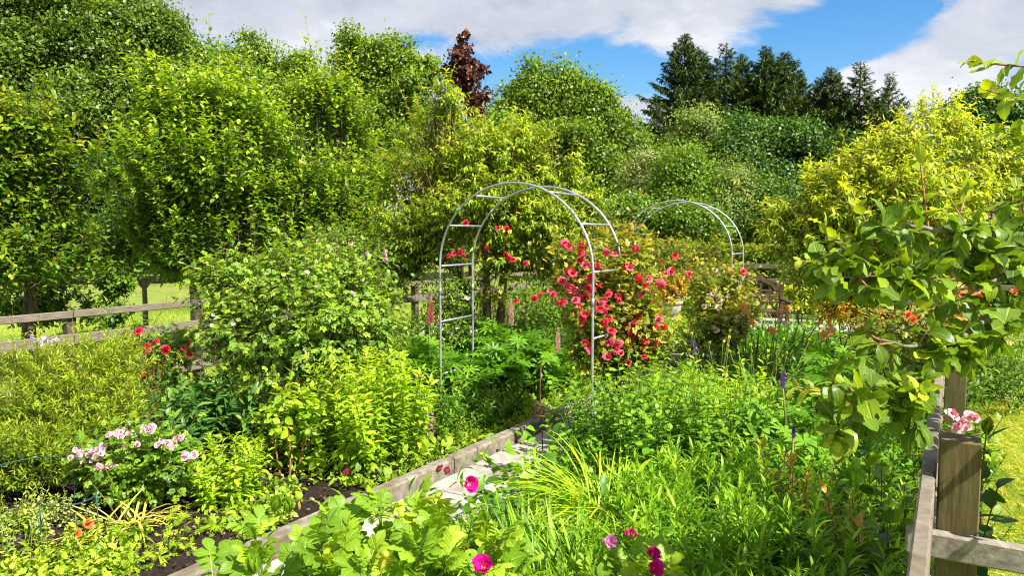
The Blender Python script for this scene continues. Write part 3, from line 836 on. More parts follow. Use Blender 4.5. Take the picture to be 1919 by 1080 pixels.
far_tree('copper_tree', 'slim purple-leaved tree standing up alone against the sky', 'tree', 885, 22,
         [blob(866, 103, 22, 19, 24), blob(858, 135, 22, 24, 18), blob(878, 145, 22, 32, 30), blob(905, 135, 22, 14, 20), blob(893, 190, 22, 20, 32)], L_copper, 1500, 0.20, 0.13, None, 0.05,
         tone=(0.1, 0.8), gap=-0.5, nlim=6, cl_n=22)
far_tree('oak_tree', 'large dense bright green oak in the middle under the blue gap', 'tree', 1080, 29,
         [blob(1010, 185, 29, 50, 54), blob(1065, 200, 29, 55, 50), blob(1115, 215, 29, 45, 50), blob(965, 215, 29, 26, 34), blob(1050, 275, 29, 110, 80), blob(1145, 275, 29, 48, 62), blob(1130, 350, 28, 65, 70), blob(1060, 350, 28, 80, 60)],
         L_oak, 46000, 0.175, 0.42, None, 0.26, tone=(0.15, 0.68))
far_tree('broadleaf_tree', 'dense dark rounded tree in front of the spruces', 'tree', 1430, 27,
         [blob(1420, 275, 27, 55, 48), blob(1475, 285, 27, 50, 45), blob(1400, 330, 27, 75, 60), blob(1500, 340, 27, 70, 65)], L_dark, 26000, 0.17, 0.38, None, 0.2, tone=(0.15, 0.8))
gR = 'rounded trees beyond the golden peach tree'
far_tree('broadleaf_tree', 'taller rounded green tree at the far right skyline', 'tree', 1840, 30,
         [blob(1838, 205, 30, 45, 34), blob(1800, 230, 30, 45, 50), blob(1870, 250, 30, 60, 50)], L_dark, 13000, 0.17, 0.36, gR, 0.16, tone=(0.2, 0.75))
far_tree('broadleaf_tree', 'lower rounded green tree cut by the right picture edge', 'tree', 1910, 30,
         [blob(1900, 228, 30, 42, 30), blob(1950, 240, 30, 50, 40)], L_dark, 9000, 0.17, 0.34, gR, 0.14, tone=(0.2, 0.75))
far_tree('broadleaf_tree', 'dark tree beyond the golden peach, outside the right edge', 'tree', 2120, 27, [blob(2100, 330, 27, 120, 110), blob(2260, 300, 27, 120, 130)], L_dark, 16000, 0.17, 0.38, gR, 0.16, tone=(0.2, 0.75))
gS = 'shrubs and small willows beyond the garden'
for (px, d, bl, mat, lv, sz, lab, nm, cat) in [
    (1312, 30, [blob(1310, 250, 30, 30, 30), blob(1325, 290, 30, 36, 42), blob(1290, 300, 30, 30, 40)], L_willow, 12000, 0.14, 'pale feathery willow in front of the left spruces', 'willow_tree', 'tree'),
    (1225, 24, [blob(1235, 315, 24, 34, 30), blob(1215, 350, 24, 40, 45)], L_silver, 9000, 0.11, 'silvery grey-green bush beside the dense oak', 'silver_bush', 'bush'),
    (1268, 22, [blob(1270, 325, 22, 34, 40), blob(1275, 380, 22, 50, 50)], L_mid, 9000, 0.12, 'fresh green bush behind the far arch', 'leafy_bush', 'bush'),
    (1375, 22, [blob(1372, 350, 22, 26, 28), blob(1375, 395, 22, 40, 42)], L_willow, 8000, 0.10, 'silver-tipped bush right of the far arch', 'silver_bush', 'bush'),
    (1180, 22, [blob(1190, 400, 22, 50, 50), blob(1150, 420, 22, 60, 50)], L_mid, 10000, 0.12, 'green bush between the two arches beyond the fence', 'leafy_bush', 'bush'),
    (1460, 22, [blob(1450, 400, 22, 60, 50), blob(1540, 400, 22, 60, 55)], L_dark, 10000, 0.13, 'dark bush behind the golden peach tree', 'leafy_bush', 'bush'),
    (1320, 21, [blob(1310, 420, 21, 70, 40), blob(1390, 435, 21, 50, 36)], L_mid, 10000, 0.11, 'low green bush seen through the far arch', 'leafy_bush', 'bush'),
    (760, 20, [blob(770, 370, 20, 60, 60), blob(730, 430, 20, 80, 50)], L_mid, 12000, 0.12, 'green bush between the crab apple and the willow-leaved peach', 'leafy_bush', 'bush'),
    (1060, 20, [blob(1040, 410, 20, 90, 50), blob(960, 430, 20, 90, 50)], L_dark, 14000, 0.12, 'shaded bush behind the willow-leaved peach tree', 'leafy_bush', 'bush'),
    (1660, 24, [blob(1640, 330, 24, 100, 70), blob(1760, 330, 24, 120, 80), blob(1880, 350, 24, 100, 80)], L_dark, 18000, 0.15, 'wide dark bush hidden behind the golden peach tree', 'leafy_bush', 'bush'),
    (870, 27, [blob(860, 300, 27, 70, 60), blob(900, 350, 27, 80, 60), blob(930, 260, 27, 40, 40)], L_mid, 12000, 0.15, 'green bush under the purple tree', 'leafy_bush', 'bush')]:
    far_tree(nm, lab, cat, px, d, bl, mat, lv, sz, 0.34, gS, 0.07, tone=(0.1, 0.8), gap=-0.42, cl_n=70)

# clipped hedge behind the far fence
HB = W(13.1, 4.5); ht = thing('clipped_hedge', 'trimmed mixed hedge with coppery new shoots behind the far fence', 'hedge', HB)
n = 42000
u_ = 13.0 + R.uniform(-0.5, 0.5, n); v_ = R.uniform(-1.0, 11.0, n); z_ = 1.55 * R.random(n) ** 0.5
P = np.stack([O2[0] + u_ * U2[0] + v_ * V2[0], O2[1] + u_ * U2[1] + v_ * V2[1], z_], 1)
P += wob(P, 2.0, 4)[:, None] * np.array([0.1, 0.12, 0.08])
lb = MB(); scatter(lb, T_far[0], P, unit(n), nrm(unit(n) + [0, -0.4, 0.8]), 0.085 * (0.6 + 0.8 * R.random(n)), np.clip(0.1 + 0.5 * R.random(n) + 0.55 * np.maximum(0, z_ - 1.25) * R.random(n) * 2, 0, 1))
lb.build('foliage', L_hedge, ht)
mb = MB()
for k in range(26):
    p = W(13.0 + R.uniform(-.2, .2), -1 + 12 * k / 25); trunk_of(mb, p, p + np.array([R.normal() * .1, R.normal() * .1, 1.2]), 0.03, 0.012, 5)
mb.build('stems', M_bark, ht)

# ------------------------------------------------------------ spruces
T_fir = [quadleaf(0.11, 0.25, 0.25), quadleaf(0.09, 0.2, 0.45), quadleaf(0.14, 0.3, 0.1)]


def spruce_mesh(H, Rb, seed, dens=1.0, gappy=0.12):
    global R
    keep = R; R = np.random.default_rng(seed)
    lb, tb = MB(), MB()
    tube(tb, [(0, 0, -0.2), (0.03, 0.02, H * 0.5), (0, 0, H)], [H * 0.014, H * 0.008, 0.015], 7, cap=False)
    z = H * 0.10; P = []; D = []; N = []; S = []; Tn = []
    while z < H - 0.10:
        f = 1 - z / H
        reach = Rb * (0.015 + f ** 1.0) * (0.8 + 0.4 * R.random())
        nb = int(5 + 4 * f ** 0.5 + R.integers(0, 3)); a0 = R.uniform(0, 6.28)
        for k in range(nb):
            if R.random() < gappy: continue
            a = a0 + k / nb * 2 * PI + R.normal() * 0.25; L = reach * R.uniform(0.5, 1.25) + 0.06
            o = np.array([math.cos(a), math.sin(a), 0]); lift = 0.75 - 1.25 * f ** 0.45 + R.normal() * 0.10
            t = np.linspace(0.0, 1, 8)[:, None]
            br = np.array([0, 0, z]) + o * L * t + np.array([0, 0, 1.0]) * L * (lift * t + 0.30 * t * t)
            tube(tb, br, np.linspace(0.012 + 0.03 * f, 0.005, 8), 3, cap=False)
            m_ = max(10, int(48 * L / 1.2 * dens))
            s = R.random(m_) ** 0.6; p = np.array([0, 0, z]) + o * L * s[:, None] + np.array([0, 0, 1.0]) * (L * (lift * s + 0.3 * s * s))[:, None]
            sg = np.sign(R.normal(size=m_)); sd_ = np.stack([-o[1] * sg, o[0] * sg, np.zeros(m_)], 1)
            hang = R.random((m_, 1)) < 0.45
            d_ = nrm(o * 0.8 + sd_ * R.uniform(0.2, 0.9, (m_, 1)) + np.array([0, 0, 1.0]) * np.where(hang, -R.uniform(0.5, 1.6, (m_, 1)), R.uniform(-0.1, 0.35, (m_, 1))))
            P.append(p); D.append(d_); N.append(nrm(np.array([0, 0, 1.0]) + unit(m_) * 0.7)); S.append((0.16 + 0.34 * R.random(m_) * (1 - 0.35 * s)) * (0.32 + 0.85 * f ** 0.4))
            Tn.append(np.clip(0.1 + 0.5 * R.random(m_) + 0.35 * s, 0, 1))
        z += (0.13 + 0.20 * f) * R.uniform(0.8, 1.2)
    P, D, N, S, Tn = (np.concatenate(x) for x in (P, D, N, S, Tn))
    k = R.integers(0, 3, len(P))
    for q in range(3): w_ = k == q; scatter(lb, T_fir[q], P[w_], D[w_], N[w_], S[w_], Tn[w_])
    R = keep
    return tb.mesh('trunk', M_bark), lb.mesh('crown', L_fir)


SPR = [spruce_mesh(12, 4.4, 21, 2.2), spruce_mesh(12, 4.0, 22, 2.2, 0.15), spruce_mesh(12, 3.3, 23, 1.5, 0.3)]
gF = 'dark spruces on the skyline'
for (px, py, d, k, wd, lab) in [
    (1283, 62, 42, 0, 1.05, 'leftmost and tallest spruce, its spire standing clear against the clouds'),
    (1318, 92, 44, 1, 1.0, 'spruce just right of the tallest spire, slightly lower'),
    (1361, 78, 43, 2, 1.15, 'slim spruce with a sharp tip over the dark rounded tree'),
    (1392, 100, 45, 0, 0.95, 'bushy-topped spruce in the middle left of the skyline'),
    (1437, 84, 43, 1, 1.1, 'tall spruce in the middle of the skyline'),
    (1470, 96, 44, 0, 1.05, 'broad spruce with outstretched boughs right of the middle'),
    (1500, 130, 46, 1, 1.0, 'short spruce half hidden right of the broad one'),
    (1535, 150, 44, 1, 1.05, 'bluish spruce left of the twin-topped one'),
    (1558, 124, 43, 0, 1.0, 'bluish twin-topped spruce right of the gap in the row'),
    (1613, 113, 42, 2, 1.25, 'thin spruce with open ragged boughs before the white cloud'),
    (1668, 133, 43, 2, 0.95, 'rightmost spruce, sparse and narrow, against the white cloud'),
    (1640, 180, 45, 1, 1.0, 'low spruce between the two ragged ones'),
    (1232, 190, 40, 2, 1.2, 'small pale drooping conifer left of the tallest spruce'),
    (1330, 150, 47, 0, 1.0, 'spruce behind the two left spires, filling the gap between them'),
    (1415, 140, 48, 1, 1.1, 'spruce behind the middle of the row, lower than its neighbours'),
    (1585, 175, 47, 0, 1.0, 'low broad spruce behind the ragged pair'),
    (915, 196, 46, 1, 0.8, 'tiny distant conifer tip between the purple tree and the dense oak')]:
    tip = at(px, py, d); s = tip[2] / 12
    t = thing('spruce_tree', lab, 'conifer', (tip[0], tip[1], 0), gF)
    for nm_, me in zip(('trunk', 'crown'), SPR[k]):
        o = bpy.data.objects.new(nm_, me); COL.objects.link(o); o.parent = t
    t.scale = (s * wd * 1.12, s * wd * 1.12, s); t.rotation_euler.z = R.uniform(0, 6.28)


# ------------------------------------------------------------ trees close by
def twig_tree(name, label, cat, base, forks, blobs, mat, tps, ntw, twl, nleaf, size, bark, group=None, trunk_r=0.06, r0=0.5, up=0.35, droop=0.1, ang=0.9, ldroop=0.1,
              lo=0.15, hi=0.55, tip=0.35, lup=0.6, gap=-0.7, gs=2.2, twr=0.004, twmat=None, bump=0.22, seed=1, sub=4, tipsize=0.75, hgt=None, jit=0.2, opp=False, shoots=0.07):
    """trunk(s), limbs and real leafy twigs"""
    t = thing(name, label, cat, base, group)
    mb = MB()
    for f in forks:
        f = np.asarray(f, float); b0 = base + np.array([(f[0] - base[0]) * 0.15, (f[1] - base[1]) * 0.15, 0])
        trunk_of(mb, b0, f, trunk_r, trunk_r * 0.7)
    for b in blobs:
        f = min(forks, key=lambda q: np.linalg.norm(np.asarray(q) - b[0])); limbs(mb, np.asarray(f, float), [b], trunk_r * 0.5, 0.2, 6, sub)
    mb.build('trunk', bark, t, smooth=True)
    st, dr = shell(blobs, ntw, r0=r0, up=up, bump=bump, seed=seed, zmin=0.15, gap=gap, gs=gs)
    dr = nrm(dr + unit(len(st)) * 0.45 + np.array([0, 0, up]))
    lg = (R.random(len(st)) < shoots) & (dr[:, 2] > 0.1)
    dr[lg] = nrm(dr[lg] * 0.6 + np.array([0, 0, 0.6])); ln = twl * (0.5 + R.random(len(st))); st = st - dr * (ln * 0.55)[:, None]; ln = ln * np.where(lg, 1.35 + 0.6 * R.random(len(st)), 1.0)
    dp = droop * (0.5 + R.random(len(st)))
    sb, lb = MB(), MB()
    stems(sb, st, dr, ln, dp, twr, 3, 4)
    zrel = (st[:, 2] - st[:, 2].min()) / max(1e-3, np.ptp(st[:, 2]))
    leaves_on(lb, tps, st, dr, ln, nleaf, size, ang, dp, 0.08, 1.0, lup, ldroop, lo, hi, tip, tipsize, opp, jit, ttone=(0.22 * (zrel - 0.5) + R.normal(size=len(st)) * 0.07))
    sb.build('twigs', twmat or bark, t)
    lb.build('crown', mat, t)
    return t, st, dr, ln, dp


def fruit_mesh(name, mat, squash=1.0):
    m = MB(); th = np.linspace(0, PI, 9)
    lathe(m, np.stack([np.maximum(1e-4, np.sin(th)) * 1.0, -np.cos(th) * squash], 1), (0, 0, 0), 12)
    return m.mesh(name, mat, smooth=True)


M_crab = noisemat('crab_apple', [(0.35, (0.14, 0.02, 0.012)), (0.65, (0.30, 0.06, 0.02))], scale=3, bump=0, rough=0.35)
M_gplum = noisemat('green_plum', [(0.35, (0.10, 0.20, 0.02)), (0.65, (0.18, 0.30, 0.04))], scale=3, bump=0, rough=0.4)

# A: cherry with orange-tipped shoots, far left behind the fence
b = gx(62, 8.6)
twig_tree('cherry_tree', 'leafy tree at the left edge with yellow and orange shoot tips', 'tree', b, [b + [0.05, 0, 1.0], b + [-0.2, 0.3, 1.1]],
          [blob(40, 250, 8.4, 75, 60), blob(-40, 330, 8.3, 110, 120), blob(80, 360, 8.6, 95, 100), blob(140, 300, 9.0, 40, 80), blob(20, 480, 8.2, 90, 70), blob(130, 450, 8.8, 50, 60)],
          L_cherry, T_mid, 850, 0.48, 17, 0.10, M_bark, trunk_r=0.055, up=0.7, r0=0.2, bump=0.4, shoots=0.15, sub=7, droop=0.05, ldroop=0.25, lo=0.10, hi=0.52, tip=0.24, seed=3, twmat=M_dstem, gap=-0.4, gs=1.8)
# B: crab apples / pear on the lawn
b = gx(400, 11.0)
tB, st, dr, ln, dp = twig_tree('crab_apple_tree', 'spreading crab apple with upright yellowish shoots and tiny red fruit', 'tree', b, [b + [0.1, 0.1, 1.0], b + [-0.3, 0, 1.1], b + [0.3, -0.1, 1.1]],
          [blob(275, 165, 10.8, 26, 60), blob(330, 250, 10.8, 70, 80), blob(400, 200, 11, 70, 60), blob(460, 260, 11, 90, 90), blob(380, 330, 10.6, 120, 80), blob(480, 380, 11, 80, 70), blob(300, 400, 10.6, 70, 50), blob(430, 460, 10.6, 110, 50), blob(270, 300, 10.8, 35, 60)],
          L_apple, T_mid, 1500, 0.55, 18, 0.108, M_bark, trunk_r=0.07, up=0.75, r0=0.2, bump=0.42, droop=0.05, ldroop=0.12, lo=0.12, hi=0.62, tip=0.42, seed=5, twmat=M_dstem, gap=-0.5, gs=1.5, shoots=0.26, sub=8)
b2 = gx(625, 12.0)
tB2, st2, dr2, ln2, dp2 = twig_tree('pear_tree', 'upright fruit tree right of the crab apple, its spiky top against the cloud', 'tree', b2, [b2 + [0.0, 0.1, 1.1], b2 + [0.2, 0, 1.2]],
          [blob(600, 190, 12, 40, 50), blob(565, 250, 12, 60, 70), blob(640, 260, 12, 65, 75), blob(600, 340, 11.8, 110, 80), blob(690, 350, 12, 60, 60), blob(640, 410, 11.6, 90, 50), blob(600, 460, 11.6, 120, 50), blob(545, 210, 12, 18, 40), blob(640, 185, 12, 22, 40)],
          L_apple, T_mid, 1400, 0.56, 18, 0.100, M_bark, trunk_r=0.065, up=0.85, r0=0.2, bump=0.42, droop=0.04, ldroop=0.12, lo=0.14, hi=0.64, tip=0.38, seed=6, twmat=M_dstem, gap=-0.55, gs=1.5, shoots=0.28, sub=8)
crab = fruit_mesh('fruit', M_crab)
for (t_, s_t, d_r, l_n, nn) in ((tB, st, dr, ln, 44), (tB2, st2, dr2, ln2, 50)):
    ids = [i for i in R.permutation(len(s_t)) if s_t[i, 1] < np.array(t_.location)[1] - 0.1][:nn]
    for i in ids: child('fruit', crab, t_, s_t[i] + d_r[i] * l_n[i] * 0.6 + [0, -0.05, -0.03], (0, 0, 0), R.uniform(0.015, 0.021))
# low arching boughs over the lawn
b = gx(272, 11.6)
twig_tree('young_apple_tree', 'small apple tree on the lawn with low arching boughs over the fence', 'tree', b, [b + [0.02, 0, 0.9]],
          [blob(215, 340, 11.4, 45, 14), blob(280, 440, 11.2, 90, 40), blob(200, 470, 11.2, 60, 40), blob(340, 480, 11, 70, 40)],
          L_apple, T_mid, 620, 0.34, 13, 0.09, M_gbark, trunk_r=0.05, up=0.25, droop=0.15, ldroop=0.25, lo=0.08, hi=0.5, tip=0.25, seed=8, twmat=M_dstem, gap=-0.5)
b = gx(222, 9.5)
twig_tree('sapling', 'thin sapling on the lawn showing above the top rail', 'young tree', b, [b + [0.02, 0, 0.55]], [blob(212, 530, 9.5, 30, 25), blob(165, 580, 9.4, 14, 25), blob(215, 590, 9.4, 30, 22)],
          L_mid, T_mid, 130, 0.26, 11, 0.09, M_bark, trunk_r=0.018, up=0.4, droop=0.1, ldroop=0.3, lo=0.05, hi=0.4, tip=0.2, seed=9)
b = gx(65, 9.3)
twig_tree('cherry_sucker', 'short leafy shrub round a trunk behind the left end of the fence', 'shrub', b, [b + [0.0, 0, 0.7]], [blob(75, 560, 9.3, 45, 55), blob(30, 560, 9.2, 40, 40)],
          L_mid, T_mid, 220, 0.28, 12, 0.08, M_bark, trunk_r=0.05, up=0.3, droop=0.1, ldroop=0.25, lo=0.05, hi=0.45, tip=0.25, seed=10)
# C: willow-leaved peach in the middle
b = gx(908, 9.3)
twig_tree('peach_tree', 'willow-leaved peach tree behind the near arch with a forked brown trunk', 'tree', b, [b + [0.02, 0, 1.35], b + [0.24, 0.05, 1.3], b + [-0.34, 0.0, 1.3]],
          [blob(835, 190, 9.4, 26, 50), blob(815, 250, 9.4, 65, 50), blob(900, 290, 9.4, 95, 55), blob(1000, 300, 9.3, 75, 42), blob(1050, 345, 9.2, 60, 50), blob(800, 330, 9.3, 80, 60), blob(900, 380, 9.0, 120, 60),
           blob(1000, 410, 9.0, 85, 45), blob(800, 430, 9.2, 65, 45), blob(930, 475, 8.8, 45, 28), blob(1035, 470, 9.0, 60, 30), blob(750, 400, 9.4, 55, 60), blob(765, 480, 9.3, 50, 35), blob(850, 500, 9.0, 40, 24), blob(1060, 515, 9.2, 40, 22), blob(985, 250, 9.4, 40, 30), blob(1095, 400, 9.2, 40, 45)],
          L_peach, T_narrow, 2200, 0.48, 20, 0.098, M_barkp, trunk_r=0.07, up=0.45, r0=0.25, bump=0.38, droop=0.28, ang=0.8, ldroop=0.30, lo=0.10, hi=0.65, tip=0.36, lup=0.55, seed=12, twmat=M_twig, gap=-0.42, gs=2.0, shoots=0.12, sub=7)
# D: golden peach on the right
b = np.array([3.55, 7.3, 0.0])
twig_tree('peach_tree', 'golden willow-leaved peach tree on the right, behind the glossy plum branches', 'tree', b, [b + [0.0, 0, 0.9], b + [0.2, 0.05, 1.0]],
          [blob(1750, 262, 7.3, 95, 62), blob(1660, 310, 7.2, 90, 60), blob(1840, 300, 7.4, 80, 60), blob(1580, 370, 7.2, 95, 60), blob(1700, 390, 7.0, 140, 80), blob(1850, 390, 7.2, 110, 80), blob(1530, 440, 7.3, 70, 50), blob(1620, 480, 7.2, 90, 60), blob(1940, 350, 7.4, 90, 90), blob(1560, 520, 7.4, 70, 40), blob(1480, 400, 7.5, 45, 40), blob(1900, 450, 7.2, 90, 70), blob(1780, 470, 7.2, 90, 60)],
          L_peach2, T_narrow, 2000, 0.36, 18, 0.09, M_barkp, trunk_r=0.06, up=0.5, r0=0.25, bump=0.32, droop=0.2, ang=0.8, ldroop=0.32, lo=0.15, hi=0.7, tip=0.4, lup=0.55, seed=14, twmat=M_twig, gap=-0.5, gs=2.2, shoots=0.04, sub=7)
# ============================================================ plant materials
L_rose = leafmat('rose_leaf', (0.04, 0.10, 0.010), (0.11, 0.22, 0.018), (0.30, 0.41, 0.04), tr=0.34, rough=0.38, spec=0.5)
L_roser = leafmat('coppery_rose_leaf', (0.05, 0.09, 0.010), (0.15, 0.20, 0.016), (0.42, 0.24, 0.05), tr=0.34, rough=0.38, spec=0.5)
L_rosec = leafmat('orange_tipped_rose_leaf', (0.05, 0.10, 0.010), (0.16, 0.24, 0.016), (0.44, 0.32, 0.04), tr=0.36, rough=0.38, spec=0.5)
L_pale = leafmat('pale_leaf', (0.06, 0.13, 0.02), (0.15, 0.265, 0.032), (0.36, 0.46, 0.06), tr=0.34, rough=0.45)
L_lush = leafmat('lush_leaf', (0.035, 0.11, 0.010), (0.10, 0.24, 0.018), (0.25, 0.40, 0.035), tr=0.36, rough=0.42)
L_phlox = leafmat('phlox_leaf', (0.07, 0.16, 0.010), (0.21, 0.35, 0.018), (0.42, 0.52, 0.035), tr=0.40, rough=0.45)
L_gold = leafmat('goldenrod_leaf', (0.04, 0.12, 0.008), (0.108, 0.25, 0.012), (0.30, 0.44, 0.025), tr=0.38, rough=0.42)
L_rug = leafmat('rugosa_leaf', (0.05, 0.13, 0.015), (0.14, 0.265, 0.02), (0.36, 0.47, 0.035), tr=0.36, rough=0.42, spec=0.45, vein=0.4, bump=0.6)
L_grass = leafmat('grass_blade', (0.09, 0.19, 0.010), (0.22, 0.37, 0.018), (0.42, 0.53, 0.04), tr=0.40, rough=0.45)
L_iris = leafmat('strap_leaf', (0.05, 0.14, 0.010), (0.17, 0.32, 0.018), (0.40, 0.50, 0.05), tr=0.38, rough=0.42)
L_straw = leafmat('yellowed_leaf', (0.20, 0.20, 0.03), (0.48, 0.44, 0.10), (0.62, 0.52, 0.22), tr=0.3, rough=0.6)
L_peony = leafmat('peony_leaf', (0.018, 0.060, 0.014), (0.045, 0.125, 0.028), (0.13, 0.24, 0.05), tr=0.25, rough=0.33, spec=0.55)
L_needle = leafmat('narrow_shrub_leaf', (0.07, 0.12, 0.010), (0.18, 0.27, 0.015), (0.40, 0.44, 0.035), tr=0.34, rough=0.45)
L_weed = leafmat('weed_leaf', (0.06, 0.13, 0.010), (0.17, 0.29, 0.02), (0.38, 0.44, 0.05), tr=0.34, rough=0.5)
L_orange = leafmat('orange_leaf', (0.16, 0.13, 0.012), (0.36, 0.22, 0.015), (0.52, 0.34, 0.03), tr=0.35, rough=0.45)
L_lawn = leafmat('lawn_blade', (0.10, 0.17, 0.012), (0.23, 0.33, 0.035), (0.42, 0.46, 0.12), tr=0.35, rough=0.6)

F_red = petalmat('coral_red_petal', (0.56, 0.006, 0.016), (0.82, 0.085, 0.13))
F_red2 = petalmat('pink_red_petal', (0.60, 0.008, 0.030), (0.85, 0.17, 0.27))
F_red3 = petalmat('deep_red_petal', (0.45, 0.005, 0.012), (0.78, 0.06, 0.08))
F_crim = petalmat('crimson_petal', (0.42, 0.004, 0.012), (0.78, 0.03, 0.10))
F_mag = petalmat('magenta_petal', (0.55, 0.003, 0.16), (0.72, 0.015, 0.30))
F_pink = petalmat('pale_pink_petal', (0.72, 0.30, 0.38), (0.88, 0.66, 0.70))
F_mauve = petalmat('mauve_petal', (0.58, 0.14, 0.42), (0.72, 0.34, 0.62))
F_lilac = petalmat('lilac_petal', (0.52, 0.36, 0.66), (0.78, 0.66, 0.84))
F_white = petalmat('white_petal', (0.74, 0.70, 0.52), (0.86, 0.86, 0.82))
F_cream = petalmat('cream_petal', (0.72, 0.52, 0.24), (0.86, 0.78, 0.60))
F_orange = petalmat('orange_petal', (0.82, 0.32, 0.04), (0.88, 0.42, 0.16), tr=0.45)
F_scar = petalmat('scarlet_petal', (0.70, 0.05, 0.01), (0.88, 0.20, 0.06))
F_purple = petalmat('purple_petal', (0.14, 0.05, 0.32), (0.36, 0.20, 0.55))
F_lupin = petalmat('pink_lupin_petal', (0.74, 0.42, 0.36), (0.68, 0.22, 0.28))
F_lupinc = petalmat('cream_lupin_petal', (0.76, 0.66, 0.46), (0.74, 0.52, 0.46))
F_stam = leafmat('stamens', (0.65, 0.42, 0.03), (0.75, 0.52, 0.05), (0.8, 0.6, 0.1), tr=0.1, rough=0.6)
F_husk = leafmat('dry_sepal', (0.22, 0.14, 0.05), (0.40, 0.30, 0.10), (0.55, 0.45, 0.20), tr=0.2, rough=0.6)


# ------------------------------------------------------------ flower shapes (facing +z, about 1 across)
def ring_petals(m, tp, n, tilt, rad0, size, tone, ph=0.0, z=0.0, jit=0.1, mi=0):
    a = ph + np.arange(n) / n * 2 * PI + R.normal(size=n) * jit
    o = np.stack([np.cos(a), np.sin(a), np.zeros(n)], 1); Z = np.array([0, 0, 1.0])
    t = tilt + R.normal(size=n) * jit
    D = o * np.sin(t)[:, None] + Z * np.cos(t)[:, None]; N = -o * np.cos(t)[:, None] + Z * np.sin(t)[:, None]
    V, Q, T, L = tp
    k = len(V); m0 = m.n
    scatter(m, tp, o * rad0 + Z * z, D, N, size * (0.85 + 0.3 * R.random(n)), tone, mi, 0.7)


PET = leaf(0.46, 3, -0.15, 0.9, 0.62, 0.12); PETC = leaf(0.48, 3, 0.25, -1.0, 0.62, 0.05); PETF = leaf(0.50, 5, 0.1, -0.55, 0.66, 0.22)


def double_rose(name, mat, open_=1.0):
    m = MB()
    ring_petals(m, PET, 6, 1.35 * open_, 0.04, 0.50, 0.95, 0.0)
    ring_petals(m, PET, 6, 1.05 * open_, 0.04, 0.46, 0.75, 0.5, 0.02)
    ring_petals(m, PETC, 6, 0.85 * open_, 0.04, 0.42, 0.5, 0.2, 0.03)
    ring_petals(m, PETC, 5, 0.55 * open_, 0.03, 0.38, 0.3, 0.8, 0.04)
    ring_petals(m, PETC, 4, 0.25 * open_, 0.02, 0.34, 0.1, 0.3, 0.05)
    return m.mesh(name, [mat], smooth=True)


def single_rose(name, mat, cup=1.25, n=5):
    m = MB()
    ring_petals(m, PETF, n, cup, 0.02, 0.5, 0.85, 0, 0, 0.06)
    ring_petals(m, PETF, n, cup * 0.85, 0.02, 0.42, 0.55, 0.6, 0.02, 0.1) if n == 5 and cup < 1.2 else None
    ring_petals(m, leaf(0.10, 1, 0.1, 0.3), 14, 0.7, 0.02, 0.15, 0.5, 0, 0.02, 0.2, 1)
    return m.mesh(name, [mat, F_stam], smooth=True)


def lily(name, mat):
    m = MB()
    tp = leaf(0.22, 4, 0.2, 1.5, 0.6, 0.1)
    ring_petals(m, tp, 3, 0.45, 0.03, 0.75, 0.9, 0, 0, 0.05); ring_petals(m, tp, 3, 0.5, 0.03, 0.72, 0.6, PI / 3, 0, 0.05)
    ring_petals(m, leaf(0.03, 1, 0, 0.4), 6, 0.25, 0.01, 0.6, 0.5, 0.2, 0, 0.1, 1)
    return m.mesh(name, [mat, F_stam], smooth=True)


def spike(name, mat, rings=16, w=0.14):
    """lupin spike, 1 tall"""
    m = MB(); fl = leaf(0.42, 2, 0.5, -0.8, 0.6)
    tube(m, [(0, 0, -0.25), (0, 0, 0.5), (0, 0, 1)], [0.022, 0.018, 0.008], 5, m=1)
    for k in range(rings):
        f = k / rings; n = 7 if f < 0.75 else 5; wd = w * (1 - f) ** 0.55 * (1.0 if f > .1 else .8) + 0.025
        for tl, s in ((1.25, 1.0), (0.75, 0.8)):
            ring_petals(m, fl, n, tl, 0.015, wd * s, 1 - 0.8 * f, k * 1.1, f * 0.97, 0.15)
    return m.mesh(name, [mat, M_stem])


def bud_mesh(name, mat):
    m = MB()
    ring_petals(m, leaf(0.34, 3, 0.5, -0.55, 0.45), 4, 0.20, 0.05, 1.0, 0.4, 0, 0, 0.04)
    ring_petals(m, leaf(0.16, 3, 0.5, -0.3, 0.35), 5, 0.32, 0.10, 0.9, 0.7, 0.4, -0.05, 0.06, 1)
    return m.mesh(name, [mat, L_rug], smooth=True)


def spent_mesh(name):
    m = MB()
    lathe(m, [(0, -0.3), (0.22, -0.2), (0.30, 0.0), (0.2, 0.2), (0.14, 0.26), (0, 0.26)], (0, 0, 0), 12, 0.6, 0)
    ring_petals(m, leaf(0.09, 4, 0.2, 1.2, 0.35), 5, 0.9, 0.14, 1.0, 0.6, 0, 0.22, 0.35, 1)
    ring_petals(m, leaf(0.04, 1, 0, 0.6), 12, 0.8, 0.1, 0.4, 0.3, 0, 0.24, 0.3, 1)
    return m.mesh(name, [L_rug, F_husk], smooth=True)


def put(name, me, root, P, facing, size, tilt=0.35, out=None):
    """flowers as parts: one object each, turned outwards with a little scatter"""
    for p, f in zip(P, facing):
        f = nrm(np.asarray(f) + R.normal(size=3) * tilt)
        q = Vector(f).to_track_quat('Z', 'Y') @ Euler((0, 0, R.uniform(0, 6.28))).to_quaternion()
        mm = me[R.integers(0, len(me))] if isinstance(me, list) else me
        child(name, mm, root, p, q.to_euler(), size * R.uniform(0.82, 1.15))


def gp(px, py, z=0.06):
    """ground point under a photo pixel"""
    a = (px - 959.5) / FPX; b = (540 - py) / FPX
    dy, dz = CP + b * SP, -SP + b * CP
    t = (z - EYE) / dz
    return np.array([a * t, dy * t, z])


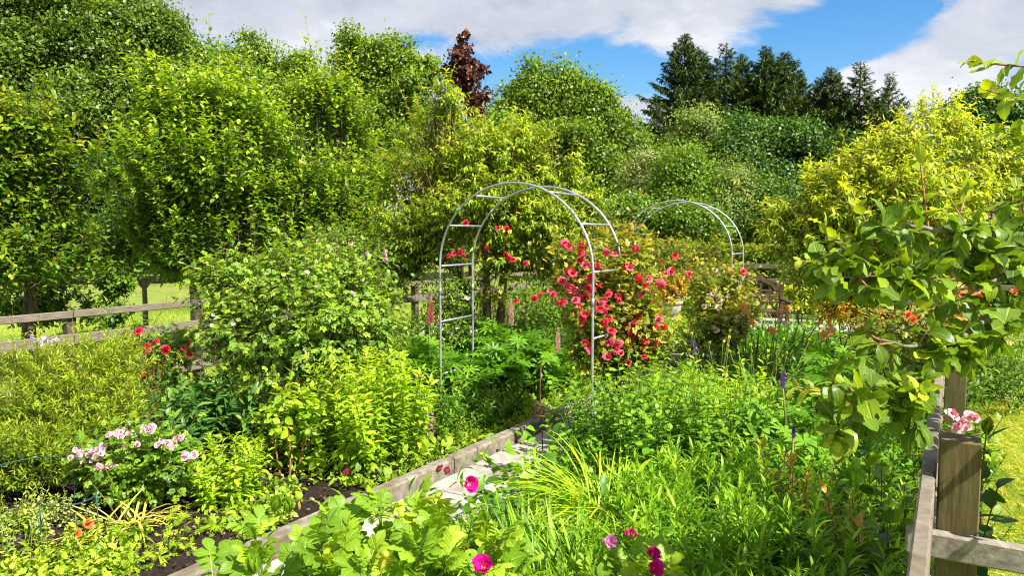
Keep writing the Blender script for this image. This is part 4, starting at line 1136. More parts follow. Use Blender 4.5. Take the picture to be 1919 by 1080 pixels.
# ------------------------------------------------------------ plant builders
def clump(name, label, cat, base, rad, n, h, tps, nleaf, size, mat, group=None, lean=0.25, r=0.004, stem=None, ang=0.9, droop=0.05, ldroop=0.1, lo=0.15, hi=0.6, tip=0.35,
          s0=0.12, lup=0.5, opp=False, tipsize=0.6, rz=1.0, jit=0.18, hvar=0.25, lean0=(0, 0), sname='stems'):
    """upright leafy stems rising from one crown"""
    t = thing(name, label, cat, base, group)
    a = R.uniform(0, 6.28, n); q = rad * np.sqrt(R.random(n))
    st = np.stack([base[0] + q * np.cos(a), base[1] + q * rz * np.sin(a), np.full(n, base[2] - 0.03)], 1)
    dr = nrm(np.stack([np.cos(a) * lean * q / rad + lean0[0], np.sin(a) * lean * q / rad + lean0[1], np.ones(n)], 1) + R.normal(size=(n, 3)) * 0.06)
    ln = h * (1 - hvar * R.random(n)) * (1 - 0.22 * (q / rad) ** 2); dp = droop * R.random(n)
    sb, lb = MB(), MB()
    stems(sb, st, dr, ln, dp, r, 4, 5)
    leaves_on(lb, tps, st, dr, ln, nleaf, size, ang, dp, s0, 1.0, lup, ldroop, lo, hi, tip, tipsize, opp, jit, ttone=R.normal(size=n) * 0.06)
    sb.build(sname, stem or M_stem, t); lb.build('foliage', mat, t)
    return t, st, dr, ln, dp


def straps(name, label, cat, base, rad, n, h, width, mat, group=None, lean=0.6, curls=(0.3, 0.9, 1.6), lo=0.2, hi=0.8, rz=1.0, bias=(0, 0), lenvar=0.4, pname='foliage'):
    """tuft of strap leaves"""
    t = thing(name, label, cat, base, group)
    a = R.uniform(0, 6.28, n); q = rad * np.sqrt(R.random(n))
    P = np.stack([base[0] + q * np.cos(a), base[1] + rz * q * np.sin(a), np.full(n, base[2] - 0.02)], 1)
    lean_ = lean * (0.25 + 0.9 * R.random(n))
    a2 = a + R.normal(size=n) * 0.7
    D = nrm(np.stack([np.cos(a2) * lean_ + bias[0], np.sin(a2) * lean_ + bias[1], np.ones(n)], 1))
    N = nrm(np.array([0, 0, 1.0]) - np.stack([np.cos(a2), np.sin(a2), np.zeros(n)], 1) * 0.8 + R.normal(size=(n, 3)) * 0.1 - np.array([bias[0], bias[1], 0]))
    lb = MB(); k = R.integers(0, len(curls), n)
    for i, c in enumerate(curls):
        w_ = k == i
        scatter(lb, blade(width / h, c, 6), P[w_], D[w_], N[w_], h * (1 - lenvar * R.random(w_.sum())), lo + (hi - lo) * R.random(w_.sum()))
    lb.build(pname, mat, t)
    return t


def bush(name, label, cat, base, blobs, mat, tps, ntw, twl, nleaf, size, group=None, stem=None, **kw):
    """multi-stemmed shrub"""
    forks = [base + np.array([R.uniform(-.1, .1), R.uniform(-.1, .1), 0.22]) for _ in range(3)]
    kw.setdefault('trunk_r', 0.02)
    return twig_tree(name, label, cat, base, forks, blobs, mat, tps, ntw, twl, nleaf, size, stem or M_dstem, group, **kw)


def palm_clump(name, label, cat, base, rad, n, h, lsize, mat, group=None, tp=None, lo=0.15, hi=0.7, rz=1.0):
    """lupin: many palmate leaves on long stalks"""
    t = thing(name, label, cat, base, group)
    a = R.uniform(0, 6.28, n); q = np.sqrt(R.random(n))
    st = np.stack([base[0] + 0.35 * rad * q * np.cos(a), base[1] + 0.35 * rz * rad * q * np.sin(a), np.full(n, base[2] - 0.02)], 1)
    end = np.stack([base[0] + rad * q * np.cos(a), base[1] + rad * rz * q * np.sin(a), base[2] + h * (0.35 + 0.65 * R.random(n)) * (1 - 0.35 * q ** 2)], 1)
    d = end - st; ln = np.linalg.norm(d, axis=1); dr = d / ln[:, None]
    sb, lb = MB(), MB(); stems(sb, st, dr, ln, 0.0, 0.003, 3, 3)
    N = nrm(np.array([0, 0, 1.0]) + dr * 0.5 + R.normal(size=(n, 3)) * 0.3); D = nrm(np.stack([np.cos(a), np.sin(a), np.zeros(n)], 1) + R.normal(size=(n, 3)) * 0.4)
    scatter(lb, tp or PALM, end, D, N, lsize * (0.7 + 0.6 * R.random(n)), np.clip(lo + (hi - lo) * R.random(n), 0, 1))
    sb.build('stems', M_stem, t); lb.build('foliage', mat, t)
    return t


T_round = [leaf(0.34, 3, 0.15, 0.4), leaf(0.32, 3, 0.25, 0.7), leaf(0.36, 3, 0.1, 0.2)]
T_lance = [leaf(0.16, 3, 0.25, 0.6, 0.42), leaf(0.15, 3, 0.2, 1.0, 0.42), leaf(0.17, 3, 0.3, 0.3, 0.42)]
T_needle = [leaf(0.085, 2, 0.3, 0.3), leaf(0.075, 2, 0.3, 0.6)]
T_gold = [leaf(0.085, 3, 0.35, 0.5, 0.4), leaf(0.075, 3, 0.3, 1.0, 0.4), leaf(0.09, 3, 0.35, 0.15, 0.4)]
lf2 = leaf(0.33, 2, 0.2, 0.4, 0.5)
T_pinn = [pinnate(lf2, 2, 0.42, 0.3), pinnate(lf2, 3, 0.36, 0.5), pinnate(lf2, 2, 0.40, 0.1)]
lf6 = leaf(0.36, 5, 0.16, 0.5, 0.52, 0.07); lf6b = leaf(0.34, 5, 0.28, 0.8, 0.52, 0.07)
T_rug = [pinnate(lf6, 3, 0.42, 0.25), pinnate(lf6b, 3, 0.40, 0.5), pinnate(lf6, 2, 0.46, 0.1), pinnate(lf6b, 3, 0.42, -0.1)]
PALM = palmate(leaf(0.13, 2, 0.3, 0.5, 0.6), 9, 5.4, 1.0, 0.3)
T_fern = [pinnate(leaf(0.17, 1, 0.1, 0.3), 5, 0.30, 0.3, 0.9)]

RED = [double_rose('flower', F_red), double_rose('flower', F_red, 0.75), double_rose('flower', F_red2, 1.15), double_rose('flower', F_red2, 0.9), double_rose('flower', F_red3, 1.0)]
CRIM = [double_rose('flower', F_crim), double_rose('flower', F_crim, 0.8)]
PINK = [double_rose('flower', F_pink), single_rose('flower', F_pink, 1.1)]
MAG = [single_rose('flower', F_mag, 0.95), single_rose('flower', F_mag, 1.1)]
MAUVE = [single_rose('flower', F_mauve, 1.2), single_rose('flower', F_mauve, 0.8)]
LILAC = [single_rose('flower', F_lilac, 1.2), single_rose('flower', F_lilac, 0.9)]
WHITE = [single_rose('flower', F_white, 1.3), single_rose('flower', F_white, 1.0)]
CREAM = [double_rose('flower', F_cream, 1.0), single_rose('flower', F_cream, 1.1)]
LILY = [lily('flower', F_orange)]; SCAR = [double_rose('flower', F_scar, 1.0)]
SPK, SPKC, SPKP = spike('flower_spike', F_lupin), spike('flower_spike', F_lupinc), spike('flower_spike', F_purple, 11, 0.22)
BUDY = bud_mesh('bud', F_stam)
BUDG = bud_mesh('bud', L_rug); BUDR = bud_mesh('bud', F_red)
BUD, SPENT = bud_mesh('bud', F_mag), spent_mesh('spent_bloom')
TOCAM = np.array([0, -0.8, 0.55])


def stalk(root, p, base, r=0.004, mat=None, name='stalk'):
    m = MB(); tube(m, bez(base, p, 0.05, 6), r, 5); m.build(name, mat or M_stem, root)


# ============================================================ LEFT BED, front to back
# pale pink rose
b = gp(255, 935)
t, st, dr, ln, dp = bush('rose_bush', 'low rose with clusters of pale pink flowers near the bare soil', 'rose bush', b,
     [blob(255, 850, 4.6, 95, 42), blob(190, 880, 4.6, 50, 35), blob(325, 870, 4.6, 50, 40), blob(265, 885, 4.6, 85, 42), blob(300, 850, 4.65, 55, 35)], L_rose, T_pinn, 420, 0.18, 7, 0.08, None, trunk_r=0.010, up=0.35, r0=0.2, lo=0.15, hi=0.65, tip=0.2, gap=-2, gs=5, seed=31)
for (cx_, cy_, n_, rx_, ry_) in [(165, 855, 17, 24, 18), (222, 815, 13, 18, 12), (195, 876, 12, 20, 9), (277, 805, 9, 11, 9), (311, 832, 13, 16, 10), (335, 822, 4, 8, 6), (352, 856, 11, 16, 8), (190, 845, 9, 14, 10), (232, 838, 2, 5, 5), (259, 832, 2, 4, 4)]:
    P = [at(cx_ + R.normal() * rx_ * .5, cy_ + R.normal() * ry_ * .5, 4.36 + R.normal() * .03) for _ in range(n_)]
    put('flower', PINK, t, P, [TOCAM] * n_, 0.042, 0.5)
b = gp(425, 940)
clump('phlox_clump', 'small bright yellow-green leafy clump between the pale pink rose and the kerb', 'perennial', b, 0.17, 34, 0.52, T_lance, 26, 0.085, L_phlox, 'bright phlox clumps', lean=0.35, opp=True, ang=1.0, r=0.003, lo=0.25, hi=0.7, tip=0.3)
b = gp(690, 872)
clump('phlox_clump', 'tall bright yellow-green clump of narrow-leaved stems left of the near arch', 'perennial', b, 0.32, 62, 0.97, T_lance, 44, 0.105, L_phlox, 'bright phlox clumps', lean=0.28, opp=True, ang=1.05, r=0.0038, lo=0.2, hi=0.7, tip=0.35, s0=0.2)
# spindly shrub with bare brown stems
b = gp(535, 895)
twig_tree('dogwood_shrub', 'spindly shrub with bare reddish stems and a flat top of fresh leaves', 'shrub', b, [b + [0.03, 0, 0.3], b + [-0.1, 0.05, 0.3], b + [0.14, 0, 0.28]],
     [blob(520, 770, 5.2, 40, 26), blob(580, 765, 5.2, 28, 24), blob(545, 790, 5.2, 55, 18), blob(490, 845, 5.2, 25, 18)], L_phlox, T_round, 60, 0.2, 9, 0.075, M_twig, None, trunk_r=0.009, up=0.3, lo=0.15, hi=0.6, tip=0.3, gap=-2, seed=33)
# narrow leaved shrub at far left
b = gp(140, 880)
bush('narrow_leaved_shrub', 'feathery yellow-green narrow-leaved shrub spilling over at the left edge', 'shrub', b,
     [blob(140, 720, 5.3, 115, 75), blob(210, 680, 5.4, 60, 55), blob(60, 760, 5.1, 95, 75), blob(120, 800, 5.1, 130, 70), blob(-20, 830, 4.9, 80, 80), blob(200, 770, 5.2, 60, 70)], L_needle, T_needle, 900, 0.28, 30, 0.055, None,
     trunk_r=0.014, up=0.55, r0=0.35, lo=0.15, hi=0.65, tip=0.35, gap=-0.8, gs=3, seed=34, twr=0.002, ang=0.8, lup=0.4)
b = gp(30, 900)
bush('narrow_leaved_shrub', 'lower feathery shrub with grey woody stems in the left corner', 'shrub', b, [blob(20, 860, 4.7, 95, 50), blob(95, 850, 4.8, 40, 50)], L_needle, T_needle, 300, 0.25, 28, 0.055, None,
     trunk_r=0.012, up=0.5, lo=0.05, hi=0.5, tip=0.35, gap=-0.8, gs=3, seed=35, twr=0.002, ang=0.8, lup=0.4)
b = gp(70, 800)
t, *_ = clump('lilac_flower', 'pale lilac flower heads rising at the left end of the fence', 'flower', b, 0.12, 12, 0.95, T_lance, 14, 0.08, L_mid, None, lean=0.25)
put('flower', LILAC, t, [at(85 + R.normal() * 12, 640 + R.normal() * 5, 5.75 + R.normal() * .04) for _ in range(16)], [TOCAM] * 16, 0.05, 0.5)
# peonies
gPe = 'dark peony clumps'
for px, d, h, lab in ((345, 5.75, 0.74, 'dark glossy peony clump below the red roses'), (405, 5.65, 0.7, 'dark glossy peony clump at the foot of the white rose shrub'), (300, 6.0, 0.6, 'dark peony clump left of the others, beside the narrow-leaved shrub')):
    clump('peony_clump', lab, 'perennial', gx(px, d, .06), 0.22, 20, h, T_lance, 26, 0.15, L_peony, gPe, lean=0.5, ang=1.05, lo=0.2, hi=0.75, tip=0.1, ldroop=0.15, s0=0.3)
b = gx(315, 5.45, .06)
clump('seed_head_stems', 'rusty brown faded seed heads among the peonies', 'perennial', b, 0.1, 16, 0.66, T_needle, 40, 0.03, L_straw, None, lean=0.35, s0=0.6, tip=0.1, lo=0.0, hi=0.5)
# red rose bush by the fence
b = gp(305, 800)
t, st, dr, ln, dp = bush('rose_bush', 'rose with a few crimson blooms in front of the left fence post', 'rose bush', b,
     [blob(300, 665, 6.5, 55, 45), blob(255, 640, 6.4, 30, 40), blob(290, 720, 6.5, 50, 35), blob(345, 650, 6.6, 25, 35)], L_rose, T_pinn, 130, 0.25, 6, 0.085, None, trunk_r=0.012, up=0.35, gap=-0.6, gs=4, seed=36, lo=0.05, hi=0.55, tip=0.25)
put('flower', CRIM, t, [at(*p, 6.2) for p in ((292, 640), (310, 655), (278, 650), (276, 655), (345, 655), (356, 647), (355, 667), (253, 627), (262, 621), (269, 700))], [TOCAM] * 10, 0.072, 0.35)
# big white rose shrub
b = gp(575, 850)
t, st, dr, ln, dp = bush('white_rose_shrub', 'large rounded shrub rose with scattered white flowers and a dark leggy base', 'shrub rose', b,
     [blob(560, 520, 6.3, 110, 55), blob(460, 530, 6.3, 85, 55), blob(400, 510, 6.2, 40, 25), blob(640, 540, 6.3, 90, 60), blob(560, 600, 6.1, 150, 80), blob(450, 620, 6.2, 70, 60), blob(690, 600, 6.3, 55, 60), blob(560, 655, 6.2, 110, 40), blob(640, 670, 6.2, 70, 35)],
     L_pale, T_pinn, 1150, 0.32, 8, 0.085, None, stem=M_dstem, trunk_r=0.02, up=0.35, r0=0.6, lo=0.15, hi=0.65, tip=0.25, gap=-0.6, gs=3, seed=37, droop=0.2, ldroop=0.15)
put('flower', WHITE, t, [at(px, py, 5.74) for px, py in ((500, 513), (545, 505), (575, 511), (400, 590), (405, 598), (398, 610), (437, 606), (590, 540), (660, 550))], [TOCAM] * 9, 0.042, 0.6)
# undergrowth below it
for px, d, h, lab in ((480, 5.9, 0.5, 'shaded leafy growth under the left side of the white rose shrub'), (610, 6.0, 0.45, 'shaded leafy growth under the right side of the white rose shrub')):
    clump('leafy_perennial', lab, 'perennial', gx(px, d, .06), 0.3, 40, h, T_lance, 20, 0.1, L_dark, 'shaded undergrowth clumps', lean=0.6)
# pink rambler behind
b = gx(675, 9.1, .06)
t, st, dr, ln, dp = bush('rambling_rose', 'pale pink rambler rose mounding over the fence behind the white shrub', 'rose bush', b,
     [blob(640, 470, 9.0, 60, 40), blob(700, 490, 9.0, 55, 45), blob(670, 530, 9.0, 80, 50), blob(610, 440, 9.2, 40, 20)], L_pale, T_pinn, 520, 0.3, 6, 0.08, None, trunk_r=0.02, lo=0.1, hi=0.55, tip=0.2, seed=38, gap=-0.7)
cand = st[(st[:, 1] < 9.0)] ; cand = cand[R.permutation(len(cand))[:85]]
put('flower', PINK, t, cand + TOCAM * 0.14, [TOCAM] * len(cand), 0.062, 0.5)
b = gx(850, 8.9, .06)
t, st, dr, ln, dp = bush('blossom_shrub', 'shrub with small white blossoms seen through the left side of the near arch', 'shrub', b,
     [blob(850, 555, 8.8, 50, 50), blob(820, 610, 8.7, 50, 40), blob(870, 620, 8.7, 40, 40)], L_mid, T_mid, 260, 0.28, 10, 0.06, None, lo=0.15, hi=0.65, tip=0.2, seed=39, gap=-0.7)
cand = st[st[:, 1] < 8.75]; cand = cand[R.permutation(len(cand))[:45]]
put('flower', WHITE, t, cand + TOCAM * 0.12, [TOCAM] * len(cand), 0.055, 0.5)
# red climbing rose in the peach tree
b = gx(900, 9.0, .06)
t, st, dr, ln, dp = bush('climbing_rose', 'dark red rose scrambling through the branches of the central peach tree', 'rose bush', b,
     [blob(860, 480, 8.7, 30, 20), blob(950, 470, 8.7, 25, 25), blob(930, 540, 8.7, 40, 30)], L_roser, T_pinn, 60, 0.25, 6, 0.08, None, seed=40, gap=-2)
PX = [(840, 480), (850, 476), (862, 472), (868, 480), (948, 478), (955, 485), (962, 488), (932, 428), (950, 428), (873, 417), (968, 565), (985, 494), (912, 465)]
put('flower', CRIM, t, [at(x, y, 8.35) for x, y in PX], [TOCAM] * len(PX), 0.07, 0.6)

# lupins and tall growth under and beyond the arch
gL = 'lupins in the left bed'
for (px, d, rad, h, n, lab, sp_) in [
    (905, 7.3, 0.42, 0.62, 150, 'broad lupin under the near arch, right behind its left legs', []),
    (975, 7.6, 0.4, 0.70, 140, 'lupin with creamy pink spike before the brown tree trunk', [(958, 590, 7.6, SPKC, 0.30), (830, 610, 7.6, SPKC, 0.0)]),
    (1040, 7.9, 0.3, 0.5, 70, 'lupin with faded buff spike next to the dark shade behind the red rose', [(1045, 640, 7.6, SPKC, 0.28)]),
    (800, 7.0, 0.36, 0.7, 110, 'lupin with a deep pink spike left of the near arch', [(806, 585, 6.9, SPK, 0.27)]),
    (925, 8.6, 0.35, 0.7, 100, 'lupin at the foot of the brown trunks', [])]:
    t = palm_clump('lupin', lab, 'lupin', gx(px, d, .06), rad, n, h, 0.13, L_lush, gL)
    for (sx, sy, d_, me, hh) in sp_:
        if not hh: continue
        p = at(sx, sy + 22, d_); child('flower_spike', me, t, p, (R.normal() * .05, R.normal() * .05, R.uniform(0, 6)), hh)
        stalk(t, p, gx(sx, d_, .06), 0.006)
gM = 'mixed leafy perennials in the left bed'
for (px, d, rad, h, n, tps, nl, sz, mat, lab) in [
    (770, 6.2, 0.3, 0.75, 40, T_lance, 22, 0.09, L_lush, 'leafy stems between the white shrub and the arch, behind the bright phlox'),
    (870, 6.6, 0.30, 0.40, 70, T_gold, 26, 0.085, L_lush, 'fine-leaved mound growing between the left legs of the near arch'),
    (925, 7.0, 0.24, 0.34, 50, T_gold, 26, 0.085, L_lush, 'fine-leaved mound just inside the kerb by the lantern'),
    (845, 6.25, 0.22, 0.26, 40, T_gold, 18, 0.07, L_weed, 'low weedy growth at the foot of the nearest arch leg'),
    (730, 7.4, 0.3, 0.95, 40, T_round, 20, 0.08, L_mid, 'round-leaved stems against the right flank of the white shrub'),
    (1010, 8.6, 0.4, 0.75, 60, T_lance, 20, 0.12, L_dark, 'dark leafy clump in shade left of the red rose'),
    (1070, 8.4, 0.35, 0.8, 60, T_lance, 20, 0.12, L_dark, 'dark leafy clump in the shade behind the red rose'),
    (790, 8.3, 0.35, 0.9, 60, T_lance, 20, 0.09, L_lush, 'leafy clump in front of the fence, left of the blossom shrub'),
    (1120, 10.4, 0.5, 1.0, 70, T_mid, 22, 0.09, L_mid, 'leafy growth between the trunk and the far arch'),
    (1040, 10.5, 0.5, 1.1, 80, T_mid, 22, 0.09, L_mid, 'leafy growth behind the fork of the brown trunk'),
    (940, 10.6, 0.5, 1.25, 80, T_mid, 24, 0.085, L_mid, 'leafy growth hiding the fence left of the brown trunk'),
    (1010, 11.3, 0.5, 1.3, 80, T_mid, 24, 0.085, L_lush, 'leafy growth hiding the fence right of the brown trunk'),
    (1090, 12.2, 0.5, 1.3, 80, T_mid, 24, 0.085, L_mid, 'leafy growth against the fence behind the red rose'),
    (1350, 9.1, 0.4, 0.5, 50, T_round, 14, 0.07, L_mid, 'low leafy growth under the cream rose at the far arch'),
    (1180, 12.0, 0.5, 1.0, 70, T_mid, 22, 0.09, L_hedge, 'coppery leafy growth beside the left foot of the far arch'),
    (720, 8.4, 0.4, 0.9, 60, T_round, 22, 0.08, L_mid, 'leafy growth under the pale pink rambler')]:
    clump('leafy_perennial', lab, 'perennial', gx(px, d, .06), rad, n, h, tps, nl, sz, mat, gM, lean=0.5, s0=0.1)
straps('grassy_tuft', 'upright grassy tuft beside the lupins inside the arch', 'grass', gx(1000, 7.75, .06), 0.16, 90, 0.6, 0.012, L_iris, None, lean=0.45, lo=.1, hi=.6)
clump('round_leaved_shrub', 'young round-leaved shoots over the kerb at the far bend of the path', 'shrub', gx(1075, 7.6, .06), 0.2, 16, 0.55, T_round, 14, 0.075, L_phlox, None, lean=0.6, lo=.1, hi=.5)
b = gp(805, 835)
t, *_ = clump('mallow', 'low mallow with mauve-pink flowers beside the nearest arch leg', 'flower', b, 0.1, 14, 0.24, T_round, 8, 0.05, L_mid, None, lean=0.5)
put('flower', MAUVE, t, [at(800 + R.normal() * 13, 798 + R.normal() * 12, 6.0 + R.normal() * .03) for _ in range(28)], [TOCAM] * 28, 0.06, 0.5)
# dry stalks by the fence
b = gx(190, 6.2, .06)
clump('dry_grass_stalks', 'thin straw-coloured seed stalks standing before the left fence', 'grass', b, 0.5, 26, 1.05, T_needle, 26, 0.022, L_straw, None, lean=0.25, r=0.0022, stem=M_twig, s0=0.55, lo=0.1, hi=0.6)
clump('leafy_perennial', 'green leaf mound under the lower fence rail, left of the crimson roses', 'perennial', gx(215, 6.6, .06), 0.35, 45, 0.62, T_round, 16, 0.09, L_weed, gM, lean=0.5)
clump('dry_leaved_shrub', 'rusty-tinged twiggy shrub between the narrow-leaved shrub and the crimson rose', 'shrub', gx(228, 5.75, .06), 0.2, 40, 0.86, T_needle, 40, 0.04, L_roser, None, lean=0.35, lo=.3, hi=.9, stem=M_dstem)

# ------------------------------------------------------------ bare soil corner
gS2 = 'marigold seedlings along the kerb'
for px, py, s, lab in ((277, 1062, 1.1, 'tallest marigold seedling, at the lower left of the row'), (328, 1035, 1.0, 'marigold seedling in the middle of the soil, near the orange flower stems'), (382, 1003, 0.9, 'marigold seedling by the kerb, upper right in the soil'),
                       (415, 990, 0.95, 'marigold seedling farthest right, close under the rose leaves'), (225, 1056, 0.55, 'smallest marigold seedling, left of the tall one'), (345, 985, 0.95, 'marigold seedling behind the middle one, by the yellowed straps'), (440, 972, 0.7, 'small marigold seedling at the foot of the bright phlox')):
    b = gp(px, py)
    clump('marigold_seedling', lab, 'seedling', b, 0.03, 6, 0.17 * s, T_fern, 8, 0.10 * s, L_phlox, gS2, lean=0.9, r=0.002, s0=0.25, ang=1.1, lo=0.3, hi=0.75)
b = gp(250, 985)
straps('withered_bulb_leaves', 'yellowing strap leaves collapsed over the soil below the pale pink rose', 'bulb leaves', b, 0.11, 34, 0.42, 0.0075, L_straw, None, lean=1.3, curls=(0.2, 1.2, 2.2, 2.8), lo=0.1, hi=0.9)
b = gp(200, 1005)
straps('withered_bulb_leaves', 'paler limp strap leaves beside the orange flowers', 'bulb leaves', b, 0.10, 22, 0.34, 0.008, L_straw, None, lean=1.4, curls=(0.6, 1.6, 2.6), lo=0.2, hi=1.0)
b = gp(240, 965)
straps('bulb_leaves', 'tall upright yellow-green strap leaves in front of the pale pink rose', 'bulb leaves', b, 0.05, 9, 0.50, 0.0075, L_iris, None, lean=0.35, curls=(0.05, 0.2), lo=0.6, hi=1.0)
b = gp(152, 1030)
t, *_ = clump('orange_pansy', 'small orange flowers on thin pale stalks near the wire hoop', 'flower', b, 0.05, 9, 0.12, T_round, 5, 0.03, L_weed, None, lean=0.6)
put('flower', SCAR, t, [at(145, 1000, 3.92), at(166, 982, 4.0)], [TOCAM] * 2, 0.052, 0.25)
for q in ((145, 1000, 3.94), (166, 982, 4.02)): stalk(t, at(*q), gp(q[0] + 5, q[1] + 35), 0.003, M_stem)
gSi = 'silvery leaved plants in the left corner'
for px, py, lab in ((40, 1000, 'silver-white leaved plant in the left corner'), (105, 985, 'silver-white leaved plant behind the low wire hoop')):
    clump('silver_foliage_plant', lab, 'perennial', gp(px, py), 0.16, 30, 0.24, T_round, 18, 0.028, L_silver, gSi, lean=0.6, lo=0.5, hi=1.0)
gWd = 'low weedy plants in the left corner'
for px, py, r_, h_, lab in ((20, 1060, 0.22, 0.2, 'yellow-green weeds filling the bottom left corner'), (105, 1050, 0.2, 0.18, 'yellow-green weeds below the low wire hoop'), (60, 1100, 0.25, 0.16, 'broad-leaved strawberry-like plant along the bottom edge'), (165, 1085, 0.16, 0.14, 'small broad-leaved plant at the edge of the bare soil'), (20, 985, 0.2, 0.22, 'weeds below the feathery corner shrub')):
    clump('weed_clump', lab, 'weed', gp(px, py), r_, 46, h_, T_round if 'broad' in lab else T_lance, 9, 0.055, L_weed, gWd, lean=0.9, lo=0.2, hi=0.9)

# ============================================================ RIGHT BED
# foreground rugosa rose
gRg = 'rugosa roses in the foreground'


def rugosa(label, cx, d, spread, n, htop, seed):
    b = np.array([gx(cx, d)[0], d, 0.05])
    t = thing('rugosa_rose', label, 'rose bush', b, gRg)
    sb, lb = MB(), MB()
    q = np.sqrt(R.random(n)); a = R.uniform(0, 6.28, n)
    st = np.stack([b[0] + 0.45 * spread[0] * q * np.cos(a), b[1] + 0.45 * spread[1] * q * np.sin(a), np.full(n, 0.0)], 1)
    end = np.stack([b[0] + spread[0] * q * np.cos(a), b[1] + spread[1] * q * np.sin(a), htop * (0.82 + 0.22 * R.random(n)) * (1 - 0.10 * q ** 2)], 1)
    dv = end - st; ln = np.linalg.norm(dv, axis=1); dr = dv / ln[:, None]
    stems(sb, st, dr, ln, 0.0, 0.0055, 5, 5, taper=0.6)
    leaves_on(lb, T_rug, st, dr, ln, 8, 0.118, 1.0, 0.0, 0.6, 0.97, 0.7, 0.05, 0.10, 0.5, 0.2, 0.9, False, 0.22)
    leaves_on(lb, T_rug, st, dr, ln, 4, 0.098, 0.75, 0.0, 0.96, 1.0, 0.55, -0.05, 0.25, 0.75, 0.15, 0.9, False, 0.25)
    sb.build('stems', M_stem, t); lb.build('foliage', L_rug, t, smooth=True)
    return t, end, dr


t, end, dr = rugosa('wide rugosa rose along the bottom edge with magenta blooms and fat buds', 705, 1.92, (0.43, 0.26), 66, 0.985, 1)
put('flower', MAG, t, [at(905, 1068, 1.62)], [np.array([0.0, -0.4, 0.9])], 0.078, 0.1)
put('flower', MAG, t, [at(877, 907, 2.15)], [np.array([0.5, -0.7, 0.3])], 0.068, 0.1)
put('bud', BUD, t, [at(645, 893, 2.0), at(818, 885, 2.1), at(835, 890, 2.1)], [np.array([0.35, -0.1, 0.9])] * 3, 0.031, 0.2)
put('bud', BUDG, t, [at(512, 958, 1.85), at(541, 962, 1.85), at(480, 1075, 1.65)], [np.array([0.1, -0.1, 1.0])] * 3, 0.045, 0.15)
put('spent_bloom', SPENT, t, [at(722, 1040, 1.7), at(822, 930, 2.05), at(752, 965, 1.9), at(560, 930, 1.95)], [np.array([0.1, -0.6, -0.5])] * 4, 0.035, 0.3)
t, end, dr = rugosa('smaller rugosa rose low at the bottom with a soft pink bloom and magenta petals', 1165, 2.15, (0.15, 0.14), 16, 0.82, 2)
put('flower', MAUVE, t, [at(1143, 1022, 2.02)], [np.array([0.1, -0.5, 0.6])], 0.062, 0.1)
put('flower', MAG, t, [at(1222, 1042, 2.0), at(1221, 1068, 1.95)], [np.array([0.4, -0.6, 0.3])] * 2, 0.06, 0.2)
put('bud', BUD, t, [at(1178, 1010, 2.05), at(1186, 1012, 2.05)], [np.array([0, -0.1, 1])] * 2, 0.03, 0.2)

gG = 'goldenrod drifts in the right bed'
k = 0
for (px, d, rad, n, h, lab) in [
    (1300, 2.9, 0.30, 46, 0.80, 'fresh narrow-leaved goldenrod drift low in the centre of the right bed'),
    (1450, 2.75, 0.30, 46, 0.80, 'goldenrod drift right of centre along the bottom edge'),
    (1590, 2.7, 0.26, 38, 0.76, 'shaded goldenrod drift beside the fence rail under the plum'),
    (1380, 3.45, 0.34, 50, 0.80, 'goldenrod drift in the middle distance, tips catching the sun'),
    (1530, 3.45, 0.32, 46, 0.78, 'goldenrod drift under the low tip of the plum branch'),
    (1250, 2.35, 0.22, 30, 0.74, 'goldenrod drift at the bottom edge right of the soft pink rugosa bloom'),
    (1420, 2.25, 0.24, 34, 0.72, 'nearest goldenrod drift, cut by the bottom edge'),
    (1570, 2.2, 0.22, 30, 0.70, 'dark goldenrod drift at the bottom edge by the rail'),
    (1290, 3.7, 0.26, 34, 0.72, 'goldenrod drift behind the arching grass')]:
    clump('goldenrod_clump', lab, 'perennial', gx(px, d, .05), rad, n, h, T_gold, 60, 0.12, L_gold, gG, lean=0.26, ang=0.72, droop=0.06, r=0.003, lo=0.12, hi=0.6, tip=0.35, s0=0.22, lup=0.4, tipsize=0.55)
gI = 'broad bladed tufts in the right bed'
for (px, d, n, h, lab) in [(1010, 3.3, 170, 0.58, 'short broad-bladed tuft beside the paving, left end of the grassy strip'), (1100, 3.1, 170, 0.62, 'broad-bladed tuft in the middle of the grassy strip'), (1190, 2.95, 150, 0.62, 'broad-bladed tuft in front of the dark gap under the arching grass'),
                           (1040, 2.5, 170, 0.66, 'broad-bladed tuft low at the bottom behind the magenta bloom'), (1130, 2.5, 150, 0.62, 'broad-bladed tuft behind the soft pink bloom')]:
    straps('montbretia_tuft', lab, 'perennial', gx(px, d, .05), 0.28, int(n * 2.6), h * 0.92, 0.0095, L_iris, gI, lean=0.62, curls=(0.2, 0.7, 1.3), lo=0.05, hi=0.8, rz=1.0)
straps('arching_grass', 'fountain of long arching yellow-green grass right of the paving', 'grass', gx(1140, 3.95, .05), 0.10, 760, 0.92, 0.005, L_grass, None, lean=0.45, curls=(1.5, 2.0, 2.5, 3.0), lo=0.4, hi=1.0, bias=(0.25, -0.1))
straps('arching_grass', 'smaller paler tuft of arching grass at the right of the fountain', 'grass', gx(1245, 3.4, .05), 0.08, 260, 0.72, 0.0045, L_grass, None, lean=0.5, curls=(1.1, 1.7, 2.3), lo=0.2, hi=0.9, bias=(0.1, -0.1))
gV = 'round leaved stems in the middle of the right bed'
